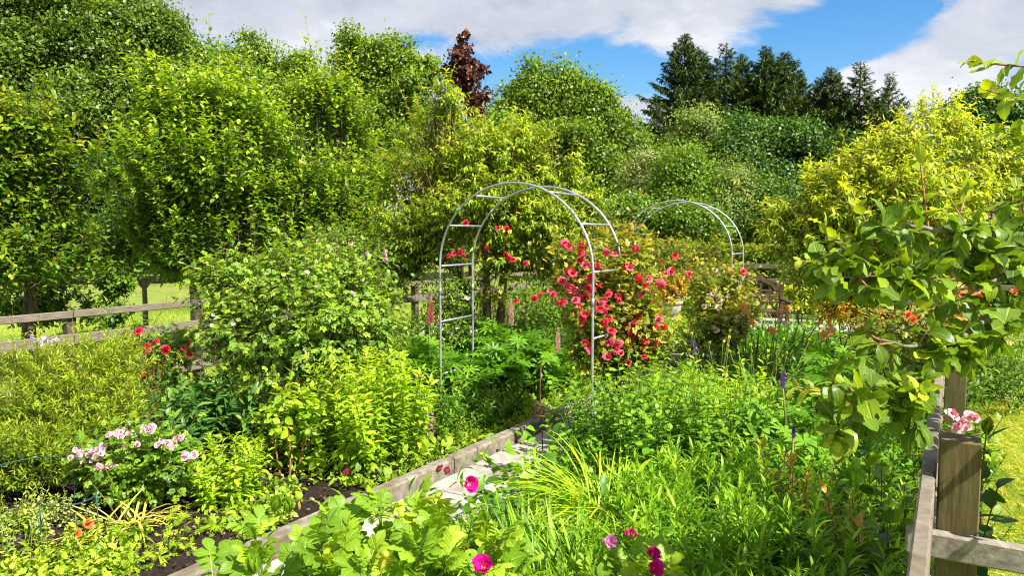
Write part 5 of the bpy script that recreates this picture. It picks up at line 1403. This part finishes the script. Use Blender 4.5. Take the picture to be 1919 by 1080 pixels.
for (px, d, rad, n, h, nl, sz, tps, mat, lab) in [
    (1155, 4.9, 0.26, 40, 0.80, 30, 0.062, T_round, L_lush, 'round-leaved clump closest to the paving beyond the lantern'),
    (1235, 4.7, 0.28, 44, 0.92, 34, 0.055, T_round, L_lush, 'round-leaved clump with long laddered shoots right behind the arching grass'),
    (1330, 4.6, 0.28, 40, 0.86, 34, 0.055, T_round, L_lush, 'round-leaved clump left of the purple lupin'),
    (1290, 5.5, 0.34, 50, 0.80, 30, 0.075, T_lance, L_phlox, 'pale sunlit leafy clump below the patch of terrace'),
    (1180, 5.6, 0.3, 44, 0.80, 30, 0.06, T_round, L_lush, 'round-leaved clump directly under the red rose blooms'),
    (1110, 4.4, 0.16, 24, 0.45, 22, 0.045, T_round, L_mid, 'dark low clump leaning over the paving by the lantern foot'),
    (1400, 5.2, 0.30, 44, 0.84, 30, 0.08, T_lance, L_phlox, 'sunlit clump left of the yellow day-lily buds'),
    (1200, 6.35, 0.26, 34, 0.66, 26, 0.055, T_round, L_lush, 'leafy clump spilling over the path at the foot of the red rose'),
    (1265, 7.0, 0.26, 34, 0.52, 26, 0.055, T_lance, L_lush, 'leafy clump edging the path between the red rose and the terrace'),
    (1330, 8.0, 0.28, 34, 0.50, 26, 0.055, T_lance, L_mid, 'leafy clump at the corner of the terrace, before the cream roses'),
    (1080, 3.8, 0.18, 24, 0.42, 20, 0.06, T_round, L_weed, 'yellowish low clump at the edge of the paving')]:
    clump('leafy_clump', lab, 'perennial', gx(px, d, .05), rad * 1.15, int(n * 1.25), h * 1.14, tps, int(nl * 0.8), sz * 1.4, mat, gV, lean=0.4, opp=tps is T_round, ang=1.15, lo=0.12, hi=0.65, tip=0.35, s0=0.15, tipsize=0.5)
gD = 'day-lily tufts in the right bed'
for (px, d, n, h, lab, fl) in [
    (1420, 6.0, 150, 0.85, 'day-lily tuft with yellow-green buds in the sunny centre right', []),
    (1345, 6.4, 120, 0.70, 'day-lily tuft behind the pale leafy clump', []),
    (1430, 8.3, 200, 0.85, 'dark day-lily tuft with orange trumpets in front of the bench', [(1392, 575), (1398, 590), (1405, 605), (1449, 621), (1462, 585), (1438, 618), (1470, 578), (1455, 570)]),
    (1530, 7.6, 170, 0.8, 'dark day-lily tuft with orange trumpets right of the bench', [(1535, 610), (1550, 605), (1542, 628), (1555, 622)]),
    (1480, 6.9, 140, 0.78, 'day-lily tuft left of the lupin foliage', []),
    (1400, 9.8, 200, 0.80, 'dark day-lily tuft closest to the bench, left of its seat', [(1380, 590), (1415, 600)]),
    (1475, 9.6, 200, 0.80, 'dark day-lily tuft closest to the bench, before its right leg', [(1480, 585)]),
    (1345, 7.6, 150, 0.66, 'day-lily tuft at the near edge of the terrace', []),
    (1405, 11.2, 200, 0.66, 'dark day-lily tuft growing right up to the bench seat', []),
    (1470, 11.0, 200, 0.66, 'dark day-lily tuft at the right end of the bench', [(1478, 580)])]:
    t = straps('day_lily', lab, 'day lily', gx(px, d, .05), 0.28, n, h, 0.012, L_iris if d < 7 else L_lush, gD, lean=0.7, curls=(0.7, 1.3, 2.0), lo=0.05, hi=0.75)
    if fl:
        P = [at(x, y, d - 0.3) for x, y in fl]; put('flower', LILY, t, P, [np.array([0, -0.7, 0.6])] * len(P), 0.10, 0.5)
        for p in P: stalk(t, p, np.array([p[0] * 0.6 + t.location[0] * 0.4, p[1] + 0.2, 0.05]), 0.004)
    elif d < 6.6:
        for _ in range(9):
            p = np.array([t.location[0] + R.normal() * 0.22, t.location[1] + R.normal() * .2, R.uniform(0.72, 0.9)])
            stalk(t, p, np.array([t.location[0], t.location[1], 0.05]), 0.003)
            child('bud', BUDY, t, p, (R.normal() * .4, R.normal() * .4, 0), R.uniform(0.028, 0.04))
# lupins on the right
for (px, d, rad, h, n, lab, sp_) in [
    (1465, 4.5, 0.30, 0.72, 90, 'lupin with a purple spike in the right bed', [(1467, 728, 4.4, SPKP, 0.115)]),
    (1560, 5.0, 0.34, 0.95, 110, 'lupin foliage in shade left of the plum branch tip', []),
    (1500, 3.9, 0.25, 0.7, 70, 'lupin foliage with a small purple spike under the reddish shoots', [(1487, 822, 3.6, SPKP, 0.07)])]:
    t = palm_clump('lupin', lab, 'lupin', gx(px, d, .05), rad, n, h, 0.12, L_lush, 'lupins in the right bed')
    for (sx, sy, d_, me, hh) in sp_:
        p = at(sx, sy, d_); child('flower_spike', me, t, p, (0, 0, R.uniform(0, 6)), hh); stalk(t, p, gx(sx, d_, .05), 0.006)
t, *_ = clump('campanula', 'slender stem with tiny violet bells below the terrace', 'flower', gx(1304, 5.2, .05), 0.05, 5, 0.9, T_lance, 14, 0.05, L_lush, None, lean=0.2)
put('flower', [single_rose('flower', F_purple, 0.6)], t, [at(1301, 645, 5.0), at(1307, 658, 5.0), at(1304, 652, 5.05), at(1298, 640, 5.05)], [TOCAM] * 4, 0.038, 0.4)
gX = 'dark leafy perennials beside the near fence'
for (px, d, rad, n, h, tps, nl, sz, mat, lab) in [
    (1640, 2.35, 0.16, 18, 0.80, T_round, 16, 0.105, L_dark, 'broad dark-leaved stems against the fence rail at the bottom'),
    (1650, 3.0, 0.20, 22, 0.85, T_round, 16, 0.10, L_mid, 'broad-leaved brown stems beside the rail under the plum leaves'),
    (1660, 3.9, 0.24, 26, 0.9, T_lance, 22, 0.10, L_mid, 'leafy stems by the rail behind the hanging plum leaves'),
    (1560, 4.2, 0.3, 36, 0.95, T_lance, 28, 0.11, L_lush, 'lily-like leafy clump behind the low plum branch'),
    (1620, 5.0, 0.3, 36, 0.9, T_lance, 24, 0.1, L_lush, 'leafy clump close to the second fence post'),
    (1700, 6.2, 0.35, 40, 0.9, T_mid, 20, 0.09, L_dark, 'shaded leafy clump beyond the second fence post'),
    (1600, 6.6, 0.4, 44, 0.8, T_lance, 22, 0.1, L_lush, 'leafy clump under the golden peach tree')]:
    clump('leafy_perennial', lab, 'perennial', gx(px, d, .05), rad, n, h, tps, nl, sz, mat, gX, lean=0.45, s0=0.15, stem=M_dstem if d < 3.2 else None, lo=0.1, hi=0.6, tip=0.2)
for px, py, d, lab in ((1457, 815, 3.35, 'plume-topped stem with reddish young leaves, left of a pair'), (1492, 812, 3.3, 'plume-topped stem with reddish young leaves, right of a pair'), (1640, 862, 2.75, 'reddish-tipped stem close to the fence rail')):
    p = at(px, py, d)
    clump('red_tipped_stem', lab, 'perennial', gx(px, d, .05), 0.03, 4, p[2] - 0.03, T_lance, 26, 0.095, L_roser, 'red-tipped shoots', lean=0.3, s0=0.4, lo=0.1, hi=0.5, tip=0.6, ang=0.8, r=0.004, stem=M_dstem, hvar=0.1)

# red climbing rose at the right leg of the arch
b = gx(1150, 6.0, .05)
t, st, dr, ln, dp = bush('climbing_rose', 'big coral-red rose covered in blooms against the right leg of the near arch', 'rose bush', b,
     [blob(1110, 540, 5.9, 60, 50), blob(1172, 520, 6.1, 52, 50), blob(1150, 600, 6.0, 85, 55), blob(1200, 620, 6.0, 50, 50), blob(1080, 490, 6.0, 40, 35), blob(1170, 470, 6.3, 45, 28), blob(1140, 660, 6.0, 70, 40), blob(1188, 565, 6.2, 30, 40), blob(1205, 650, 6.0, 35, 40)],
     L_rosec, T_pinn, 900, 0.28, 7, 0.08, None, trunk_r=0.012, up=0.4, r0=0.35, lo=0.15, hi=0.6, tip=0.45, gap=-0.7, gs=3.5, seed=41)
PX = [(1059, 457), (1065, 463), (1090, 462), (1089, 474), (1087, 490), (1098, 497), (1066, 508), (1073, 512), (1053, 527), (1070, 535), (1108, 520), (1104, 527), (1110, 542), (1102, 541), (1011, 551), (1037, 552), (1055, 567), (1079, 563), (1082, 572),
      (1130, 563), (1141, 553), (1158, 557), (1135, 575), (1125, 580), (1095, 590), (1108, 592), (1090, 597), (1133, 605), (1147, 622), (1185, 608), (1192, 607), (1188, 628), (1180, 622), (1230, 612), (1243, 613), (1207, 643), (1211, 640), (1160, 645), (1157, 660), (1163, 662),
      (1139, 668), (1104, 656), (1098, 641), (1177, 680), (1229, 643), (1209, 671), (1198, 525), (1195, 520), (1210, 538), (1201, 553), (1216, 523), (1237, 530), (1240, 534), (1174, 500), (1180, 502), (1136, 473), (1152, 477), (1192, 466), (1258, 508), (1145, 640), (1078, 545), (1117, 570), (1200, 590), (1235, 600), (1119, 500)]
put('flower', RED, t, [at(x, y, 5.55 + 0.12 * R.random() + (0.2 if x > 1170 else 0)) for x, y in PX], [TOCAM] * len(PX), 0.070, 0.7)
put('flower', RED, t, [at(x + R.normal() * 14, y + R.normal() * 12, 5.62 + 0.15 * R.random() + (0.2 if x > 1170 else 0)) for x, y in PX[4:38]], [TOCAM] * 34, 0.055, 0.7)
put('bud', BUDR, t, [at(x + R.normal() * 16, y - 6 + R.normal() * 14, 5.6 + 0.2 * R.random()) for x, y in PX[::3]], [np.array([0, -0.2, 1.0])] * len(PX[::3]), 0.03, 0.5)
# rose with cream flowers at the far arch
b = gx(1310, 9.4, .05)
t, st, dr, ln, dp = bush('climbing_rose', 'orange-tinted rose with small cream flowers under the far arch', 'rose bush', b,
     [blob(1350, 535, 9.3, 58, 45), blob(1260, 480, 10, 50, 26), blob(1330, 480, 9.8, 60, 30), blob(1345, 560, 9.0, 45, 50), blob(1330, 600, 8.9, 48, 22), blob(1405, 580, 9.0, 22, 24), blob(1375, 605, 8.8, 45, 24), blob(1335, 632, 8.7, 60, 22), blob(1380, 560, 9.4, 22, 30)], L_rosec, T_pinn, 620, 0.3, 7, 0.085, None, trunk_r=0.014, lo=0.1, hi=0.65, tip=0.45, seed=42, gap=-0.65)
cand = st[st[:, 1] < 9.6]; cand = cand[R.permutation(len(cand))[:42]]
put('flower', CREAM, t, cand + TOCAM * 0.15, [TOCAM] * len(cand), 0.07, 0.5)
P = [at(*p, 9.0) for p in ((1393, 510), (1370, 512), (1258, 505), (1250, 512), (1290, 515), (1265, 480), (1392, 514))]
put('flower', RED, t, P, [TOCAM] * len(P), 0.09, 0.4)
b = gx(1160, 9.8, .05)
bush('rose_bush', 'orange-tinted rose foliage reaching up the left leg of the far arch', 'rose bush', b, [blob(1190, 480, 9.7, 45, 45), blob(1150, 440, 9.9, 30, 30), blob(1170, 540, 9.6, 40, 40)], L_roser, T_pinn, 240, 0.3, 7, 0.085, None, lo=0.1, hi=0.6, tip=0.45, seed=43, gap=-0.65)
# shrub growing from the urn
b = UB + np.array([0, 0, 0.34])
bush('urn_shrub', 'small orange-tinted shrub growing in the stone planter', 'shrub', b, [blob(1250, 545, 14.6, 34, 22), blob(1235, 530, 14.6, 22, 20), blob(1268, 535, 14.6, 22, 22)], L_orange, T_mid, 150, 0.22, 12, 0.07, None, trunk_r=0.012, seed=44, gap=-2, lo=0.1, hi=0.8)
# orange shrubs and lime shrub near the bench
for (px, d, bl, mat, nt_, lab, nm) in [
    (1570, 9.6, [blob(1575, 565, 9.5, 32, 26), blob(1600, 580, 9.5, 25, 20)], L_orange, 190, 'orange flowering shrub right of the bench', 'orange_shrub'),
    (1640, 9.0, [blob(1640, 570, 9.0, 30, 26)], L_orange, 130, 'orange shrub behind the hanging plum leaves', 'orange_shrub'),
    (1500, 14.0, [blob(1500, 556, 14, 40, 14), blob(1540, 560, 14, 30, 14)], L_lime, 220, 'low lime-green shrub beside the right end of the bench', 'lime_shrub'),
    (1365, 10.6, [blob(1350, 570, 10.5, 40, 35)], L_mid, 160, 'green shrub hiding the left half of the bench', 'green_shrub'),
    (1340, 15.5, [blob(1330, 520, 15.5, 60, 30), blob(1230, 510, 16, 60, 30)], L_hedge, 300, 'coppery shrub along the far fence', 'coppery_shrub'),
    (1560, 15.5, [blob(1560, 510, 15.5, 90, 40)], L_mid, 300, 'green shrub along the far fence right of the bench', 'green_shrub')]:
    bush(nm, lab, 'shrub', gx(px, d, .04), bl, mat, T_mid, nt_, 0.3, 12, 0.075, 'shrubs round the terrace', lo=0.15, hi=0.8, seed=int(px), gap=-2)
# coppery rose with an orange bloom by the fence
b = gx(1740, 5.3, .05)
t, st, dr, ln, dp = bush('rose_bush', 'coppery-leaved rose with orange-red blooms half hidden behind the plum leaves', 'rose bush', b, [blob(1700, 620, 5.2, 90, 25), blob(1800, 590, 5.0, 50, 40), blob(1640, 630, 5.4, 60, 22)], L_roser, T_pinn, 150, 0.28, 6, 0.09, None, lo=0.2, hi=0.7, tip=0.35, seed=45, gap=-0.7)
P = [at(1828, 562, 4.7), at(1815, 556, 4.75), at(1702, 590, 4.9), at(1712, 597, 4.9), at(1900, 547, 4.8)]
put('flower', SCAR, t, P[:2], [TOCAM] * 2, 0.10, 0.3); put('flower', SCAR, t, P[2:], [TOCAM] * 3, 0.06, 0.4)

# ------------------------------------------------------------ outside the near fence
b = gp(1800, 850, 0.0)
b = gx(1812, 3.7)
t, st, dr, ln, dp = bush('rose_bush', 'rose with one cluster of pink and white blooms just outside the near fence', 'rose bush', b, [blob(1812, 820, 3.7, 40, 25), blob(1830, 850, 3.7, 35, 25)], L_rose, T_pinn, 40, 0.2, 6, 0.08, None, seed=46, gap=-2)
put('flower', [double_rose('flower', petalmat('two_tone_petal', (0.85, 0.25, 0.38), (0.90, 0.62, 0.68)))], t, [at(x, y, 3.55) for x, y in ((1790, 782), (1803, 786), (1818, 780), (1800, 797), (1812, 800), (1783, 775), (1826, 784), (1795, 803))], [TOCAM] * 8, 0.055, 0.35)
b = gx(1862, 2.45)
t = thing('budded_stem', 'dark-stemmed plant with broad leaves and a fat bud beside the nearest post', 'perennial', b)
sb, lb = MB(), MB()
st = np.array([b + [-0.10, 0.05, 0], b + [-0.14, 0.12, 0], b + [0.02, 0.1, 0]]); end = np.array([at(1848, 815, 2.4), at(1872, 905, 2.5), at(1790, 840, 2.7)])
d_ = end - st; ln = np.linalg.norm(d_, axis=1); dr = d_ / ln[:, None]
stems(sb, st, dr, ln, 0.0, 0.0055, 6, 6); leaves_on(lb, T_round, st, dr, ln, 16, 0.10, 1.1, 0, 0.25, 1.0, 0.6, 0.1, 0.1, 0.5, 0.1, 0.8)
sb.build('stems', M_dstem, t); lb.build('foliage', L_dark, t, smooth=True)
child('bud', bud_mesh('bud', L_roser), t, end[0], (0.1, 0.1, 0), 0.06)
for (px, d, rad, n, h, mat, lab) in [(1830, 7.6, 0.5, 60, 1.0, L_mid, 'green leafy clump outside the fence in the plum shade'), (1915, 8.0, 0.6, 60, 1.0, L_lush, 'green leafy clump outside the fence at the right edge'), (1850, 9.5, 0.6, 50, 1.1, L_mid, 'leafy clump farther along the outside of the fence')]:
    clump('leafy_perennial', lab, 'perennial', gx(px, d), rad, n, h, T_lance, 24, 0.1, mat, 'leafy clumps outside the near fence', lean=0.6)

# ============================================================ plum branches, close to us on the right
pb_ = np.array([2.15, 2.15, 0.0])
PT = thing('plum_tree', 'glossy-leaved plum whose branches reach in from the right edge, nearest tree', 'tree', pb_)
mb = MB(); crown0 = np.array([1.95, 2.1, 1.45])
trunk_of(mb, pb_, crown0, 0.075, 0.055, 10)
mb.build('trunk', M_gbark, PT, smooth=True)
BR = [  # polylines of boughs in photo pixels and distance
    ([(2080, 500, 2.1), (1919, 452, 1.95), (1838, 470, 1.9), (1760, 505, 1.85), (1690, 545, 1.8), (1640, 520, 1.75), (1560, 500, 1.75)], 0.014),
    ([(2060, 560, 2.0), (1919, 577, 1.9), (1850, 592, 1.85), (1790, 640, 1.8), (1730, 690, 1.75), (1660, 760, 1.7), (1600, 800, 1.65), (1570, 815, 1.65)], 0.012),
    ([(1838, 470, 1.9), (1800, 440, 1.85), (1740, 430, 1.85), (1690, 420, 1.8), (1640, 440, 1.75), (1590, 470, 1.75)], 0.008),
    ([(1760, 505, 1.85), (1740, 525, 1.8), (1690, 522, 1.75), (1650, 510, 1.75), (1560, 520, 1.7)], 0.006),
    ([(2060, 450, 2.0), (1919, 440, 1.95), (1870, 435, 1.9), (1820, 425, 1.9)], 0.008),
    ([(1790, 640, 1.8), (1740, 650, 1.75), (1690, 650, 1.7), (1640, 640, 1.7)], 0.006),
    ([(1730, 690, 1.75), (1680, 735, 1.7), (1610, 745, 1.65), (1540, 735, 1.6)], 0.006),
    ([(1919, 577, 1.9), (1890, 620, 1.85), (1850, 640, 1.8), (1810, 660, 1.8)], 0.006),
    ([(1730, 690, 1.75), (1725, 730, 1.7), (1715, 760, 1.65)], 0.005),
    ([(2060, 470, 2.0), (1919, 480, 2.0), (1880, 490, 1.95), (1830, 500, 1.9)], 0.007),
    ([(1919, 500, 1.95), (1880, 520, 1.9), (1840, 540, 1.85), (1790, 560, 1.85)], 0.007)]
bb = MB(); SP_ = []
for pl, r in BR:
    P = np.array([at(*p) for p in pl]); k = np.linspace(0, len(P) - 1, len(P) * 4)
    Q = np.stack([np.interp(k, np.arange(len(P)), P[:, i]) for i in range(3)], 1)
    for _ in range(2): Q[1:-1] = (Q[:-2] + 2 * Q[1:-1] + Q[2:]) / 4
    Q += np.cumsum(R.normal(size=Q.shape) * 0.0012, 0)
    tube(bb, Q, np.linspace(r, r * 0.35, len(Q)), 7, cap=False)
    seg = np.linalg.norm(np.diff(Q, axis=0), axis=1); s = 0.05 if pl[0][0] < 1950 else 0.12; L = seg.sum()
    cs = np.concatenate([[0], np.cumsum(seg)])
    while s < L:
        SP_.append((np.array([np.interp(s, cs, Q[:, i]) for i in range(3)]), nrm(Q[-1] - Q[0]), s / L)); s += R.uniform(0.026, 0.045)
    SP_.append((Q[-1], nrm(Q[-1] - Q[-4]), 1.0))
LIMB = []
for p0_, p1_ in ((crown0, at(2080, 500, 2.1)), (crown0, at(2060, 560, 2.0)), (crown0, at(2060, 430, 2.0))): 
    q_ = bez(p0_ - np.array([0, 0, 0.12]), p1_, 0.1, 14); tube(bb, q_, np.linspace(0.042, 0.014, 14), 8, cap=False); LIMB.append(q_)
LIMB += [bez(crown0 - np.array([0, 0, 0.1]), crown0 + np.array(v_), 0.1, 14) for v_ in ((0.35, 0.5, 0.6), (0.6, -0.1, 0.5), (0.5, 0.6, 0.15), (0.15, 0.7, 0.75))]
for q_ in LIMB[3:]: tube(bb, q_, np.linspace(0.04, 0.008, 14), 8, cap=False)
for q_ in LIMB:
    for p_ in q_[4:]:
        for _ in range(5):
            p2 = p_ + R.normal(size=3) * 0.11
            if p2[0] / p2[1] > 0.74: SP_.append((p2, nrm(R.normal(size=3)), 0.5))
lb, tb = MB(), MB()
# spurs carry rosettes of leaves
sp0 = np.array([q[0] for q in SP_]); sdir = np.array([q[1] for q in SP_])
dirs = nrm(unit(len(sp0)) * 0.9 + np.array([-0.1, -0.2, 0.35]) + sdir * 0.4); sl_ = 0.018 + 0.045 * R.random(len(sp0))
stems(tb, sp0, dirs, sl_, 0.0, 0.003, 5, 2, taper=0.8)
leaves_on(lb, T_plum, sp0, dirs, sl_, 6, 0.058, 1.15, 0.0, 0.6, 1.0, 0.7, 0.10, 0.15, 0.72, 0.0, 1.0, False, 0.32, var=0.38)
# young shoots with yellow tips
YS = [((1648, 470, 1.78), (1595, 362, 1.8)), ((1650, 462, 1.8), (1560, 450, 1.75)), ((1740, 430, 1.85), (1718, 255, 1.9)), ((1815, 430, 1.9), (1762, 345, 1.9)), ((1800, 400, 1.9), (1818, 335, 1.95)), ((1560, 505, 1.72), (1500, 490, 1.7)),
      ((1600, 745, 1.65), (1490, 730, 1.6)), ((1715, 760, 1.65), (1700, 735, 1.6)), ((1580, 812, 1.65), (1560, 830, 1.6)), ((1710, 450, 1.8), (1680, 415, 1.78)), ((1560, 500, 1.75), (1545, 425, 1.75)), ((1860, 410, 1.9), (1850, 370, 1.9)), ((1690, 760, 1.65), (1725, 735, 1.58)), ((1919, 400, 1.95), (1905, 350, 1.95)),
      ((1930, 190, 1.55), (1850, 172, 1.5)), ((1940, 125, 1.5), (1816, 118, 1.5)), ((1960, 260, 1.6), (1865, 250, 1.6)), ((1960, 320, 1.6), (1900, 245, 1.6))]
ys = np.array([at(*a) for a, b in YS]); ye = np.array([at(*b) for a, b in YS]); dv = ye - ys; yl = np.linalg.norm(dv, axis=1); yd = dv / yl[:, None]
stems(tb, ys, yd, yl, -0.03, 0.0028, 5, 6, taper=0.6)
leaves_on(lb, T_plum, ys, yd, yl, 11, 0.055, 0.85, -0.03, 0.15, 1.0, 0.45, 0.0, 0.45, 0.85, 0.35, 0.6, False, 0.25)
for q0, q1 in ((crown0, at(1960, 150, 1.55)), (crown0, at(1960, 290, 1.6))): tube(bb, bez(q0, q1, 0.06, 7), np.linspace(0.02, 0.004, 7), 6, cap=False)
tube(bb, bez(at(1960, 150, 1.55), at(1930, 190, 1.55), 0, 4), 0.003, 5); tube(bb, bez(at(1960, 150, 1.55), at(1940, 125, 1.5), 0, 4), 0.003, 5)
tube(bb, bez(at(1960, 290, 1.6), at(1960, 260, 1.6), 0, 4), 0.003, 5)
for V_, Q_, A_ in zip(tb.V, tb.Q, tb.A): bb.add(V_, Q_ - Q_.min(), tone=A_, m=1)
bb.build('branches', [M_gbark, M_twig], PT, smooth=True); lb.build('crown', L_plum, PT, smooth=True)
gpl = fruit_mesh('fruit', M_gplum, 1.12)
for px, py, d in ((1692, 543, 1.74), (1608, 505, 1.72), (1700, 508, 1.76), (1688, 570, 1.78)): child('fruit', gpl, PT, at(px, py, d), (0.2, 0, 0), 0.0135)

# ============================================================ ground cover, grass, litter


def region_pts(n, u0, u1, v0, v1):
    u_, v_ = R.uniform(u0, u1, n), R.uniform(v0, v1, n)
    return np.stack([O2[0] + u_ * U2[0] + v_ * V2[0], O2[1] + u_ * U2[1] + v_ * V2[1], np.zeros(n)], 1)


def cover(name, label, P, z, hmax, size, mat, tps, up=0.5):
    n = len(P); P = P.copy(); P[:, 2] = z + hmax * R.random(n) ** 1.5 * np.clip(0.7 + 0.6 * wob(P, 1.5, 77), 0.1, 1.4)
    lb = MB(); k = R.integers(0, len(tps), n)
    D = nrm(unit(n) + [0, 0, 0.4]); N = nrm(unit(n) * 0.7 + [0, 0, 1.0]); S = size * (0.5 + R.random(n)); T_ = 0.1 + 0.8 * R.random(n)
    for q, tp in enumerate(tps): w_ = k == q; scatter(lb, tp, P[w_], D[w_], N[w_], S[w_], T_[w_])
    o = lb.build(name, mat); o['kind'] = 'stuff'; o['label'] = label; o['category'] = 'ground cover'
    return o


P = region_pts(30000, -1.6, 11.5, 0.2, KV0 - 0.12); cover('ground_cover', 'low leafy ground cover filling the left bed between the larger plants', P, 0.06, 0.22, 0.07, L_weed, T_mid)
P = region_pts(22000, -6, 7.5, KV1 - 0.04, 6.9); cover('ground_cover', 'low leafy ground cover filling the right bed between the larger plants', P, 0.05, 0.30, 0.075, L_lush, T_mid)
P = region_pts(5000, -1.5, 2.6, KV0 - 0.5, KV0 - 0.1); cover('ground_cover', 'small weeds and moss along the inner side of the kerb', P, 0.06, 0.07, 0.03, L_weed, T_mid)
P = region_pts(9000, -3.4, -1.0, 2.2, KV0 - 0.1); P = P[wob(P, 3.0, 15) > 0.25]; cover('ground_cover', 'small weeds coming up through the bare soil near the kerb', P, 0.07, 0.10, 0.04, L_weed, T_mid)
P = region_pts(6000, -5.5, -1.2, 0.3, 2.4); P = P[wob(P, 1.2, 5) > -0.1]; cover('ground_cover', 'thin weeds in the left corner bed', P, 0.06, 0.10, 0.045, L_weed, T_mid)


def blades(name, label, P, h, mat, w=0.05, lean=0.6, lo=0.1, hi=0.9):
    n = len(P); lb = MB()
    a = R.uniform(0, 6.28, n); h_ = h * (0.5 + R.random(n))
    D = nrm(np.stack([np.cos(a) * lean * R.random(n), np.sin(a) * lean * R.random(n), np.ones(n)], 1))
    tp = (np.array([(-w, 0, 0), (w, 0, 0), (0, 1, -0.25)], float), np.zeros((0, 4), int), np.array([(0, 1, 2)]), np.zeros((3, 2)))
    scatter(lb, tp, P, D, np.stack([-np.sin(a), np.cos(a), np.zeros(n)], 1), h_, lo + (hi - lo) * np.clip(0.5 + 0.35 * wob(P, 1.2, 9) + 0.2 * R.normal(size=n), 0, 1))
    o = lb.build(name, mat); o['kind'] = 'stuff'; o['label'] = label; o['category'] = 'grass'


P = region_pts(90000, -5, 9, -9, -0.1); blades('grass', 'short mown grass of the lawn beyond the left fence', P, 0.06, L_lawn, 0.06)
P = region_pts(70000, -3, 4, 7.1, 10.0); blades('grass', 'pale mown grass with clippings outside the near fence', P, 0.05, L_lawn, 0.06, 1.2, 0.3, 1.0)
P = region_pts(16000, -3, 4, 7.1, 10.0); blades('grass_clippings', 'dry pale clippings strewn over the grass outside the near fence', P + np.array([0, 0, 0.03]), 0.07, L_straw, 0.04, 6.0, 0.3, 1.0)
P = region_pts(900, -6, -1, 2.0, KV0 - 0.08)
o = MB(); k = R.random(len(P)) < 1
st_ = 0.006 + 0.012 * R.random(len(P)) ** 2; P[:, 2] = 0.075
ico = np.array([(1, 0, 0), (-1, 0, 0), (0, 1, 0), (0, -1, 0), (0, 0, .7), (0, 0, -.7)], float); fc = np.array([(0, 2, 4), (2, 1, 4), (1, 3, 4), (3, 0, 4), (2, 0, 5), (1, 2, 5), (3, 1, 5), (0, 3, 5)])
scatter(o, (ico, np.zeros((0, 4), int), fc, np.zeros((6, 2))), P, unit(len(P)), unit(len(P)), st_, R.random(len(P)))
M_peb = leafmat('grit', (0.03, 0.02, 0.015), (0.09, 0.065, 0.05), (0.45, 0.42, 0.36), tr=0, rough=0.9)
x = o.build('grit', M_peb); x['kind'] = 'stuff'; x['label'] = 'crumbs of soil and pale grit on the bare bed'; x['category'] = 'grit'
P = region_pts(700, -6, 0.5, 1.6, KV0 - 0.1); P[:, 2] = 0.085
o = MB(); scatter(o, leaf(0.3, 2, 0.4, 1.2), P, unit(len(P)) * [1, 1, 0.15], nrm(unit(len(P)) * 0.4 + [0, 0, 1]), 0.02 + 0.03 * R.random(len(P)), R.random(len(P)))
x = o.build('leaf_litter', leafmat('dead_leaf', (0.05, 0.03, 0.015), (0.14, 0.085, 0.04), (0.36, 0.27, 0.14), tr=0.1, rough=0.8, gain=False)); x['kind'] = 'stuff'; x['label'] = 'dry brown leaves and bits scattered on the soil'; x['category'] = 'litter'
# fallen petals on the paving
for px, py, lab in ((935, 843, 'pink petal fallen on the paving, the one nearest the kerb shade'), (946, 845, 'pink petal fallen on the paving, right of a similar one'), (858, 866, 'mauve petal at the foot of the kerb')):
    p = gp(px, py, 0.04); m = MB(); scatter(m, leaf(0.4, 3, 0.2, -0.6, 0.6), np.array([p]), np.array([[R.normal(), R.normal(), 0.1]]), np.array([[0, 0, 1.0]]), 0.055, 0.8)
    o = m.build('fallen_petal', F_red if 'pink' in lab else F_mauve, None, True); o['label'] = lab; o['category'] = 'petal'; o['group'] = 'petals on the paving'
